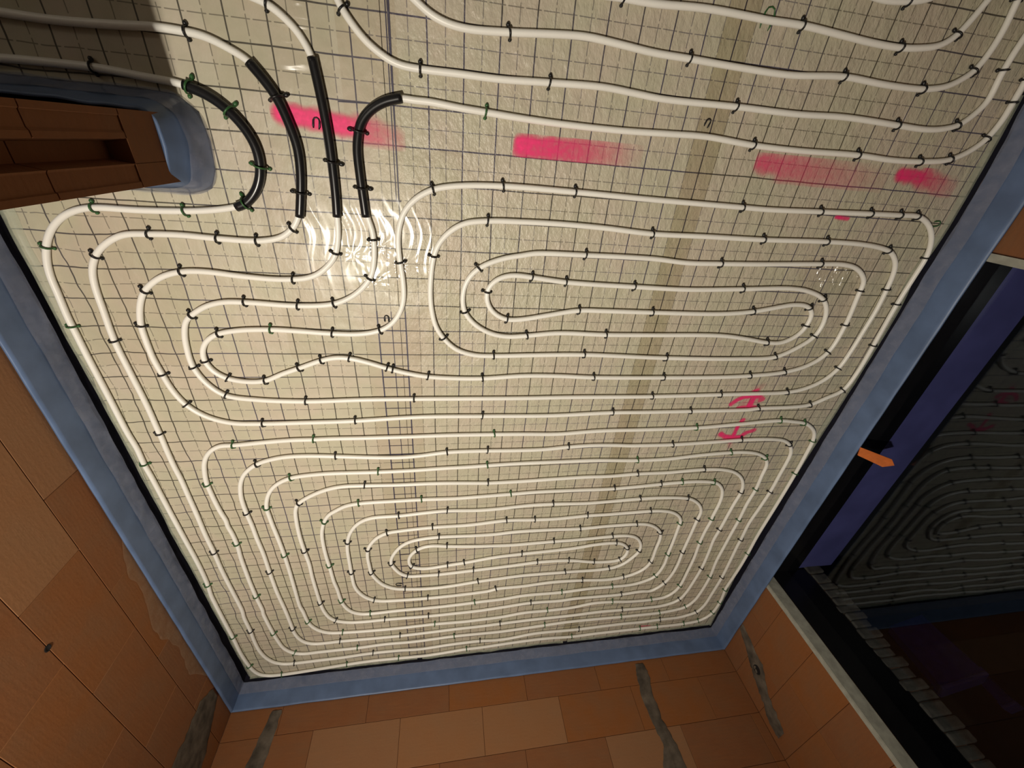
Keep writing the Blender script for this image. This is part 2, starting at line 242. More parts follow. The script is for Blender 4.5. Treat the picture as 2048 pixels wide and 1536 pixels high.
# traced in floor coordinates (metres)
PIPES = {
'A': [(-0.446,-0.103),(-0.424,-0.108),(-0.391,-0.117),(-0.360,-0.136),(-0.332,-0.160),(-0.315,-0.185),(-0.301,-0.214),(-0.294,-0.266),(-0.289,-0.331),(-0.285,-0.401),(-0.284,-0.480),(-0.287,-0.550),(-0.291,-0.610),(-0.293,-0.648),(-0.303,-0.702),(-0.319,-0.741),(-0.345,-0.770),(-0.375,-0.794),(-0.416,-0.810),(-0.459,-0.815),(-0.519,-0.817),(-0.621,-0.810),(-0.719,-0.800),(-0.789,-0.803),(-0.848,-0.821),(-0.890,-0.848),(-0.920,-0.877),(-0.946,-0.924),(-0.966,-0.991),(-0.970,-1.042),(-0.971,-1.121),(-0.963,-1.180),(-0.952,-1.249),(-0.926,-1.314),(-0.876,-1.367),(-0.795,-1.402),(-0.678,-1.409),(-0.544,-1.408),(-0.347,-1.405),(-0.059,-1.390),(0.203,-1.392),(0.507,-1.396),(0.802,-1.386),(0.976,-1.387),(1.206,-1.386),(1.514,-1.383),(1.555,-1.377),(1.838,-1.361),(1.915,-1.320),(1.985,-1.278),(2.006,-1.186),(2.007,-1.030),(2.002,-0.831),(2.007,-0.708),(2.009,-0.623),(1.984,-0.560),(1.937,-0.512),(1.865,-0.481),(1.775,-0.481),(1.642,-0.484),(1.425,-0.490),(1.204,-0.496),(1.101,-0.495),(0.756,-0.492),(0.473,-0.487),(0.221,-0.486),(0.078,-0.496),(0.008,-0.511),(-0.046,-0.541),(-0.085,-0.584),(-0.105,-0.643),(-0.109,-0.698),(-0.106,-0.743),(-0.100,-0.807),(-0.101,-0.869),(-0.116,-0.921),(-0.149,-0.968),(-0.193,-0.996),(-0.261,-1.011),(-0.362,-1.011),(-0.465,-1.004),(-0.566,-0.999),(-0.679,-1.005),(-0.748,-1.022),(-0.790,-1.055),(-0.808,-1.093),(-0.810,-1.127),(-0.793,-1.169),(-0.755,-1.198),(-0.695,-1.213),(-0.629,-1.210),(-0.564,-1.180),(-0.499,-1.155),(-0.416,-1.122),(-0.364,-1.110),(-0.315,-1.112),(-0.243,-1.132),(-0.181,-1.154),(-0.105,-1.177),(-0.025,-1.193),(0.083,-1.201),(0.195,-1.202),(0.366,-1.190),(0.513,-1.191),(0.674,-1.199),(1.000,-1.201),(1.291,-1.199),(1.420,-1.193),(1.602,-1.174),(1.716,-1.135),(1.783,-1.069),(1.796,-0.932),(1.779,-0.792),(1.774,-0.742),(1.730,-0.701),(1.683,-0.682),(1.623,-0.675),(1.528,-0.678),(1.313,-0.688),(1.243,-0.691),(1.090,-0.696),(0.954,-0.699),(0.811,-0.690),(0.545,-0.689),(0.356,-0.692),(0.318,-0.700),(0.246,-0.715),(0.163,-0.752),(0.122,-0.799),(0.108,-0.856),(0.116,-0.915),(0.152,-0.962),(0.213,-0.999),(0.280,-1.013),(0.362,-1.008),(0.485,-0.995),(0.689,-0.999),(0.898,-0.997),(1.212,-0.995),(1.341,-1.009),(1.441,-1.024),(1.518,-1.023),(1.584,-0.981),(1.602,-0.932),(1.598,-0.885),(1.561,-0.855),(1.492,-0.849),(1.416,-0.863),(1.312,-0.884),(1.174,-0.897),(0.863,-0.899),(0.653,-0.898),(0.556,-0.899),(0.430,-0.922),(0.336,-0.940),(0.276,-0.942),(0.233,-0.923),(0.206,-0.893),(0.195,-0.855),(0.199,-0.826),(0.225,-0.793),(0.267,-0.775),(0.302,-0.772),(0.368,-0.778),(0.488,-0.790),(0.771,-0.798),(0.988,-0.801),(1.225,-0.791),(1.441,-0.781),(1.526,-0.789),(1.617,-0.820),(1.661,-0.868),(1.679,-0.930),(1.668,-0.992),(1.596,-1.056),(1.518,-1.095),(1.339,-1.105),(0.983,-1.103),(0.611,-1.090),(0.411,-1.093),(0.236,-1.098),(0.158,-1.095),(0.088,-1.072),(0.043,-1.030),(0.011,-0.979),(-0.004,-0.913),(-0.008,-0.851),(-0.003,-0.780),(0.005,-0.726),(0.022,-0.680),(0.056,-0.639),(0.107,-0.607),(0.186,-0.594),(0.308,-0.590),(0.427,-0.589),(0.591,-0.593),(0.781,-0.603),(0.990,-0.601),(1.232,-0.600),(1.508,-0.593),(1.679,-0.595),(1.775,-0.605),(1.828,-0.619),(1.880,-0.664),(1.898,-0.712),(1.906,-0.768),(1.913,-0.860),(1.909,-0.951),(1.902,-1.068),(1.887,-1.154),(1.842,-1.218),(1.767,-1.263),(1.672,-1.285),(1.491,-1.291),(1.328,-1.294),(0.974,-1.300),(0.577,-1.299),(0.376,-1.301),(-0.083,-1.299),(-0.298,-1.300),(-0.501,-1.305),(-0.678,-1.294),(-0.780,-1.273),(-0.826,-1.227),(-0.855,-1.151),(-0.852,-1.066),(-0.842,-1.014),(-0.824,-0.970),(-0.802,-0.951),(-0.752,-0.919),(-0.696,-0.902),(-0.627,-0.900),(-0.461,-0.908),(-0.341,-0.898),(-0.275,-0.868),(-0.231,-0.830),(-0.205,-0.793),(-0.191,-0.741),(-0.186,-0.685),(-0.188,-0.642),(-0.199,-0.604),(-0.204,-0.560),(-0.208,-0.521),(-0.210,-0.465),(-0.210,-0.421),(-0.203,-0.381),(-0.190,-0.347),(-0.161,-0.316),(-0.122,-0.294),(-0.077,-0.282),(-0.038,-0.284),(-0.003,-0.283),(0.086,-0.290),(0.166,-0.294),(0.260,-0.299),(0.382,-0.303),(0.588,-0.304),(0.761,-0.299),(0.881,-0.296),(1.060,-0.306),(1.232,-0.308),(1.471,-0.303),(1.623,-0.307),(1.747,-0.302),(1.860,-0.287),(1.926,-0.254),(1.966,-0.214),(1.987,-0.155),(1.987,-0.104),(1.987,-0.051),(1.981,0.004)],
'B': [(-1.072,-0.292),(-1.029,-0.289),(-0.921,-0.287),(-0.811,-0.288),(-0.718,-0.296),(-0.632,-0.304),(-0.578,-0.323),(-0.536,-0.353),(-0.503,-0.394),(-0.487,-0.438),(-0.488,-0.495),(-0.511,-0.546),(-0.548,-0.586),(-0.574,-0.597),(-0.643,-0.611),(-0.724,-0.619),(-0.851,-0.624),(-0.962,-0.624),(-1.006,-0.633),(-1.048,-0.652),(-1.095,-0.692),(-1.123,-0.732),(-1.142,-0.773),(-1.156,-0.826),(-1.161,-0.891),(-1.167,-0.971),(-1.167,-1.007),(-1.168,-1.094),(-1.167,-1.186),(-1.166,-1.283),(-1.165,-1.446),(-1.160,-1.514),(-1.163,-1.598),(-1.160,-1.666),(-1.158,-1.830),(-1.155,-2.006),(-1.150,-2.272),(-1.155,-2.421),(-1.163,-2.500),(-1.164,-2.539),(-1.164,-2.703),(-1.162,-2.928),(-1.163,-3.091),(-1.153,-3.238),(-1.140,-3.309),(-1.117,-3.357),(-1.076,-3.382),(-0.995,-3.389),(-0.596,-3.355),(-0.434,-3.346),(-0.271,-3.351),(-0.080,-3.357),(0.179,-3.334),(0.270,-3.334),(0.523,-3.317),(0.732,-3.313),(0.921,-3.328),(1.112,-3.323),(1.210,-3.323),(1.437,-3.324),(1.576,-3.326),(1.789,-3.327),(1.914,-3.306),(1.981,-3.241),(2.000,-3.084),(1.980,-2.913),(1.981,-2.890),(1.993,-2.671),(1.992,-2.533),(1.986,-2.366),(1.991,-2.127),(1.993,-2.025),(1.994,-1.839),(1.988,-1.656),(1.983,-1.595),(1.963,-1.540),(1.926,-1.505),(1.872,-1.476),(1.800,-1.464),(1.715,-1.455),(1.476,-1.472),(1.280,-1.486),(0.999,-1.490),(0.812,-1.489),(0.718,-1.492),(0.559,-1.502),(0.402,-1.497),(0.261,-1.494),(0.051,-1.492),(-0.100,-1.494),(-0.302,-1.495),(-0.438,-1.494),(-0.502,-1.496),(-0.585,-1.496),(-0.699,-1.504),(-0.814,-1.515),(-0.866,-1.517),(-0.908,-1.544),(-0.931,-1.574),(-0.947,-1.609),(-0.957,-1.650),(-0.967,-1.712),(-0.967,-1.760),(-0.965,-1.827),(-0.960,-1.898),(-0.952,-1.962),(-0.956,-1.983),(-0.950,-2.034),(-0.948,-2.129),(-0.955,-2.223),(-0.958,-2.321),(-0.960,-2.431),(-0.959,-2.555),(-0.955,-2.686),(-0.958,-2.697),(-0.949,-2.909),(-0.941,-2.990),(-0.924,-3.085),(-0.881,-3.147),(-0.826,-3.168),(-0.750,-3.167),(-0.616,-3.167),(-0.511,-3.168),(-0.350,-3.159),(-0.168,-3.166),(-0.029,-3.160),(0.094,-3.154),(0.263,-3.157),(0.410,-3.159),(0.700,-3.139),(0.863,-3.129),(1.074,-3.132),(1.248,-3.137),(1.389,-3.139),(1.540,-3.139),(1.639,-3.128),(1.732,-3.099),(1.777,-3.030),(1.795,-2.919),(1.800,-2.761),(1.784,-2.587),(1.784,-2.458),(1.785,-2.305),(1.787,-2.193),(1.783,-2.057),(1.790,-1.939),(1.781,-1.826),(1.777,-1.756),(1.757,-1.718),(1.724,-1.691),(1.670,-1.668),(1.595,-1.657),(1.517,-1.656),(1.343,-1.666),(1.172,-1.683),(1.012,-1.685),(0.853,-1.677),(0.771,-1.673),(0.584,-1.673),(0.402,-1.674),(0.240,-1.679),(0.157,-1.683),(0.051,-1.685),(-0.099,-1.691),(-0.259,-1.693),(-0.465,-1.690),(-0.531,-1.693),(-0.630,-1.707),(-0.690,-1.738),(-0.727,-1.776),(-0.750,-1.820),(-0.767,-1.885),(-0.767,-1.939),(-0.766,-1.994),(-0.761,-2.090),(-0.757,-2.224),(-0.757,-2.348),(-0.760,-2.500),(-0.762,-2.677),(-0.756,-2.711),(-0.748,-2.824),(-0.736,-2.872),(-0.704,-2.926),(-0.652,-2.964),(-0.575,-2.976),(-0.465,-2.985),(-0.249,-2.991),(-0.030,-2.987),(0.158,-2.993),(0.256,-2.990),(0.398,-2.983),(0.541,-2.962),(0.697,-2.964),(0.861,-2.959),(1.009,-2.933),(1.139,-2.938),(1.288,-2.958),(1.428,-2.960),(1.527,-2.946),(1.578,-2.898),(1.603,-2.823),(1.607,-2.672),(1.607,-2.539),(1.593,-2.380),(1.592,-2.265),(1.598,-2.169),(1.595,-2.166),(1.597,-2.043),(1.590,-1.978),(1.570,-1.924),(1.531,-1.883),(1.494,-1.867),(1.410,-1.856),(1.302,-1.855),(1.179,-1.861),(1.018,-1.872),(0.896,-1.877),(0.730,-1.874),(0.535,-1.871),(0.368,-1.877),(0.162,-1.885),(0.086,-1.887),(-0.073,-1.883),(-0.193,-1.884),(-0.365,-1.888),(-0.430,-1.902),(-0.480,-1.933),(-0.506,-1.951),(-0.536,-2.000),(-0.557,-2.073),(-0.564,-2.155),(-0.564,-2.270),(-0.560,-2.343),(-0.556,-2.477),(-0.549,-2.534),(-0.542,-2.652),(-0.530,-2.712),(-0.500,-2.769),(-0.451,-2.800),(-0.398,-2.806),(-0.268,-2.802),(-0.237,-2.801),(-0.023,-2.804),(0.216,-2.794),(0.248,-2.791),(0.384,-2.786),(0.522,-2.769),(0.764,-2.772),(0.951,-2.762),(1.101,-2.764),(1.240,-2.761),(1.311,-2.740),(1.381,-2.695),(1.412,-2.581),(1.407,-2.471),(1.405,-2.346),(1.398,-2.202),(1.397,-2.170),(1.368,-2.124),(1.316,-2.089),(1.257,-2.074),(1.193,-2.068),(0.939,-2.073),(0.807,-2.073),(0.642,-2.082),(0.512,-2.079),(0.360,-2.071),(0.168,-2.087),(-0.024,-2.088),(-0.184,-2.099),(-0.250,-2.109),(-0.303,-2.140),(-0.339,-2.187),(-0.356,-2.226),(-0.364,-2.291),(-0.362,-2.352),(-0.357,-2.429),(-0.340,-2.477),(-0.306,-2.536),(-0.253,-2.578),(-0.189,-2.595),(-0.050,-2.609),(0.076,-2.603),(0.240,-2.582),(0.348,-2.573),(0.502,-2.562),(0.756,-2.565),(1.048,-2.565),(1.121,-2.535),(1.166,-2.484),(1.199,-2.425),(1.199,-2.370),(1.177,-2.321),(1.140,-2.284),(1.080,-2.265),(0.994,-2.262),(0.792,-2.270),(0.645,-2.270),(0.451,-2.274),(0.394,-2.274),(0.190,-2.261),(0.048,-2.245),(-0.029,-2.233),(-0.083,-2.242),(-0.114,-2.263),(-0.142,-2.296),(-0.155,-2.338),(-0.150,-2.383),(-0.128,-2.408),(-0.069,-2.422),(0.052,-2.409),(0.145,-2.398),(0.317,-2.370),(0.468,-2.359),(0.630,-2.352),(0.782,-2.343),(0.912,-2.325),(1.030,-2.325),(1.081,-2.343),(1.119,-2.388),(1.124,-2.430),(1.107,-2.476),(1.087,-2.491),(1.017,-2.497),(0.931,-2.490),(0.760,-2.454),(0.567,-2.447),(0.468,-2.455),(0.366,-2.463),(0.197,-2.474),(0.001,-2.485),(-0.111,-2.483),(-0.163,-2.479),(-0.205,-2.450),(-0.233,-2.401),(-0.249,-2.354),(-0.242,-2.306),(-0.216,-2.254),(-0.180,-2.211),(-0.138,-2.186),(-0.077,-2.172),(0.006,-2.166),(0.187,-2.173),(0.306,-2.174),(0.425,-2.165),(0.606,-2.168),(0.784,-2.176),(0.947,-2.170),(1.120,-2.171),(1.195,-2.181),(1.255,-2.215),(1.298,-2.268),(1.309,-2.321),(1.308,-2.403),(1.310,-2.530),(1.284,-2.600),(1.226,-2.645),(1.157,-2.670),(1.057,-2.682),(0.879,-2.664),(0.695,-2.655),(0.512,-2.669),(0.341,-2.673),(0.305,-2.686),(0.108,-2.700),(-0.064,-2.703),(-0.231,-2.698),(-0.325,-2.690),(-0.368,-2.675),(-0.409,-2.640),(-0.439,-2.590),(-0.456,-2.532),(-0.459,-2.415),(-0.458,-2.316),(-0.456,-2.220),(-0.448,-2.158),(-0.433,-2.104),(-0.406,-2.053),(-0.368,-2.014),(-0.317,-1.992),(-0.248,-1.988),(-0.185,-1.988),(-0.058,-1.977),(0.050,-1.972),(0.216,-1.981),(0.315,-1.978),(0.468,-1.966),(0.598,-1.966),(0.789,-1.975),(0.917,-1.971),(1.088,-1.964),(1.236,-1.966),(1.383,-1.984),(1.426,-2.004),(1.472,-2.043),(1.499,-2.087),(1.505,-2.124),(1.502,-2.161),(1.503,-2.290),(1.503,-2.461),(1.510,-2.586),(1.499,-2.699),(1.475,-2.775),(1.437,-2.826),(1.392,-2.856),(1.340,-2.849),(1.187,-2.862),(1.020,-2.860),(0.870,-2.857),(0.772,-2.865),(0.573,-2.857),(0.391,-2.874),(0.252,-2.887),(0.110,-2.890),(-0.064,-2.891),(-0.324,-2.883),(-0.443,-2.883),(-0.525,-2.875),(-0.592,-2.847),(-0.626,-2.807),(-0.645,-2.743),(-0.652,-2.684),(-0.656,-2.542),(-0.657,-2.411),(-0.654,-2.307),(-0.659,-2.212),(-0.662,-2.090),(-0.656,-1.968),(-0.648,-1.909),(-0.632,-1.872),(-0.602,-1.845),(-0.549,-1.812),(-0.482,-1.784),(-0.414,-1.772),(-0.327,-1.773),(-0.187,-1.778),(-0.018,-1.779),(0.085,-1.783),(0.208,-1.791),(0.246,-1.793),(0.413,-1.792),(0.600,-1.786),(0.753,-1.783),(0.876,-1.785),(1.024,-1.778),(1.201,-1.778),(1.401,-1.768),(1.522,-1.777),(1.598,-1.800),(1.657,-1.844),(1.690,-1.897),(1.703,-1.955),(1.696,-2.043),(1.688,-2.269),(1.682,-2.362),(1.693,-2.490),(1.700,-2.646),(1.689,-2.819),(1.675,-2.926),(1.652,-2.992),(1.612,-3.025),(1.531,-3.051),(1.367,-3.054),(1.236,-3.049),(1.057,-3.044),(0.902,-3.052),(0.599,-3.054),(0.389,-3.062),(0.259,-3.068),(0.112,-3.069),(-0.073,-3.076),(-0.245,-3.080),(-0.431,-3.076),(-0.603,-3.070),(-0.672,-3.072),(-0.751,-3.068),(-0.793,-3.046),(-0.822,-2.999),(-0.838,-2.931),(-0.839,-2.868),(-0.843,-2.689),(-0.851,-2.519),(-0.851,-2.348),(-0.849,-2.196),(-0.853,-2.081),(-0.853,-1.993),(-0.857,-1.911),(-0.857,-1.831),(-0.850,-1.777),(-0.835,-1.720),(-0.811,-1.675),(-0.780,-1.643),(-0.740,-1.616),(-0.690,-1.598),(-0.630,-1.586),(-0.543,-1.584),(-0.428,-1.592),(-0.301,-1.603),(-0.176,-1.610),(-0.080,-1.606),(0.051,-1.590),(0.200,-1.588),(0.359,-1.592),(0.500,-1.592),(0.632,-1.581),(0.752,-1.577),(0.884,-1.582),(0.928,-1.586),(1.025,-1.588),(1.164,-1.589),(1.384,-1.581),(1.552,-1.573),(1.645,-1.572),(1.733,-1.576),(1.805,-1.588),(1.849,-1.615),(1.871,-1.641),(1.889,-1.678),(1.895,-1.735),(1.895,-1.822),(1.896,-1.964),(1.884,-2.109),(1.872,-2.233),(1.879,-2.383),(1.879,-2.432),(1.890,-2.619),(1.897,-2.785),(1.892,-2.951),(1.881,-3.110),(1.848,-3.184),(1.797,-3.208),(1.728,-3.229),(1.583,-3.231),(1.414,-3.237),(1.342,-3.233),(1.149,-3.234),(0.934,-3.239),(0.721,-3.230),(0.618,-3.233),(0.467,-3.258),(0.367,-3.260),(0.266,-3.248),(0.066,-3.252),(-0.125,-3.266),(-0.265,-3.254),(-0.425,-3.250),(-0.628,-3.263),(-0.721,-3.264),(-0.899,-3.267),(-0.954,-3.263),(-1.000,-3.239),(-1.037,-3.181),(-1.059,-3.089),(-1.063,-2.965),(-1.059,-2.864),(-1.060,-2.722),(-1.054,-2.669),(-1.058,-2.480),(-1.062,-2.307),(-1.060,-2.166),(-1.062,-2.041),(-1.059,-1.912),(-1.058,-1.779),(-1.057,-1.685),(-1.060,-1.623),(-1.060,-1.537),(-1.058,-1.466),(-1.058,-1.412),(-1.057,-1.315),(-1.062,-1.169),(-1.065,-1.049),(-1.056,-0.933),(-1.049,-0.859),(-1.037,-0.810),(-1.009,-0.762),(-0.968,-0.725),(-0.913,-0.697),(-0.843,-0.691),(-0.754,-0.689),(-0.656,-0.694),(-0.534,-0.695),(-0.471,-0.682),(-0.437,-0.659),(-0.411,-0.627),(-0.387,-0.547),(-0.377,-0.487),(-0.375,-0.425),(-0.387,-0.368),(-0.407,-0.311),(-0.433,-0.272),(-0.457,-0.240),(-0.505,-0.215),(-0.552,-0.198),(-0.593,-0.193),(-0.664,-0.191),(-0.739,-0.196),(-0.885,-0.202),(-0.976,-0.200),(-1.026,-0.199)],
'U2': [(-0.228,-0.073),(-0.212,-0.107),(-0.191,-0.134),(-0.164,-0.162),(-0.127,-0.187),(-0.083,-0.206),(-0.020,-0.211),(0.079,-0.211),(0.203,-0.212),(0.348,-0.206),(0.510,-0.201),(0.620,-0.207),(0.706,-0.212),(0.957,-0.209),(1.181,-0.209),(1.346,-0.202),(1.462,-0.203),(1.572,-0.206),(1.697,-0.208),(1.766,-0.200),(1.822,-0.182),(1.861,-0.145),(1.882,-0.109),(1.876,-0.038),(1.879,0.020),(1.885,0.058),(1.889,0.094)],
'U3': [(-0.053,-0.053),(-0.036,-0.064),(0.002,-0.089),(0.046,-0.105),(0.105,-0.112),(0.221,-0.107),(0.339,-0.098),(0.437,-0.093),(0.540,-0.099),(0.648,-0.107),(0.763,-0.109),(0.929,-0.113),(1.109,-0.114),(1.295,-0.100),(1.457,-0.105),(1.612,-0.102),(1.690,-0.087),(1.729,-0.067),(1.762,-0.041),(1.782,-0.001),(1.792,0.062),(1.786,0.127),(1.784,0.154)],
'U4': [(0.450,-0.003),(0.518,-0.002),(0.619,-0.003),(0.773,0.004),(0.937,0.002),(0.976,0.001),(1.089,0.002),(1.230,-0.005),(1.340,-0.011),(1.450,-0.012),(1.518,-0.006),(1.592,0.009),(1.632,0.038),(1.659,0.082),(1.681,0.129),(1.689,0.146)],
'U5': [(1.222,0.095),(1.276,0.089),(1.330,0.085),(1.405,0.091),(1.466,0.102),(1.502,0.118),(1.526,0.137)],
}
SLEEVES = {
'1': [(-0.630,-0.304),(-0.577,-0.323),(-0.535,-0.353),(-0.502,-0.394),(-0.485,-0.438),(-0.487,-0.495),(-0.509,-0.546),(-0.547,-0.586),(-0.576,-0.598)],
'2': [(-0.459,-0.240),(-0.432,-0.272),(-0.406,-0.311),(-0.386,-0.368),(-0.374,-0.425),(-0.376,-0.486),(-0.386,-0.547),(-0.401,-0.616)],
'3': [(-0.300,-0.214),(-0.294,-0.266),(-0.288,-0.331),(-0.284,-0.401),(-0.284,-0.480),(-0.286,-0.550),(-0.290,-0.609)],
'4': [(-0.203,-0.604),(-0.205,-0.559),(-0.207,-0.521),(-0.209,-0.465),(-0.209,-0.421),(-0.202,-0.381),(-0.189,-0.347),(-0.160,-0.316),(-0.121,-0.294),(-0.074,-0.281)],
}
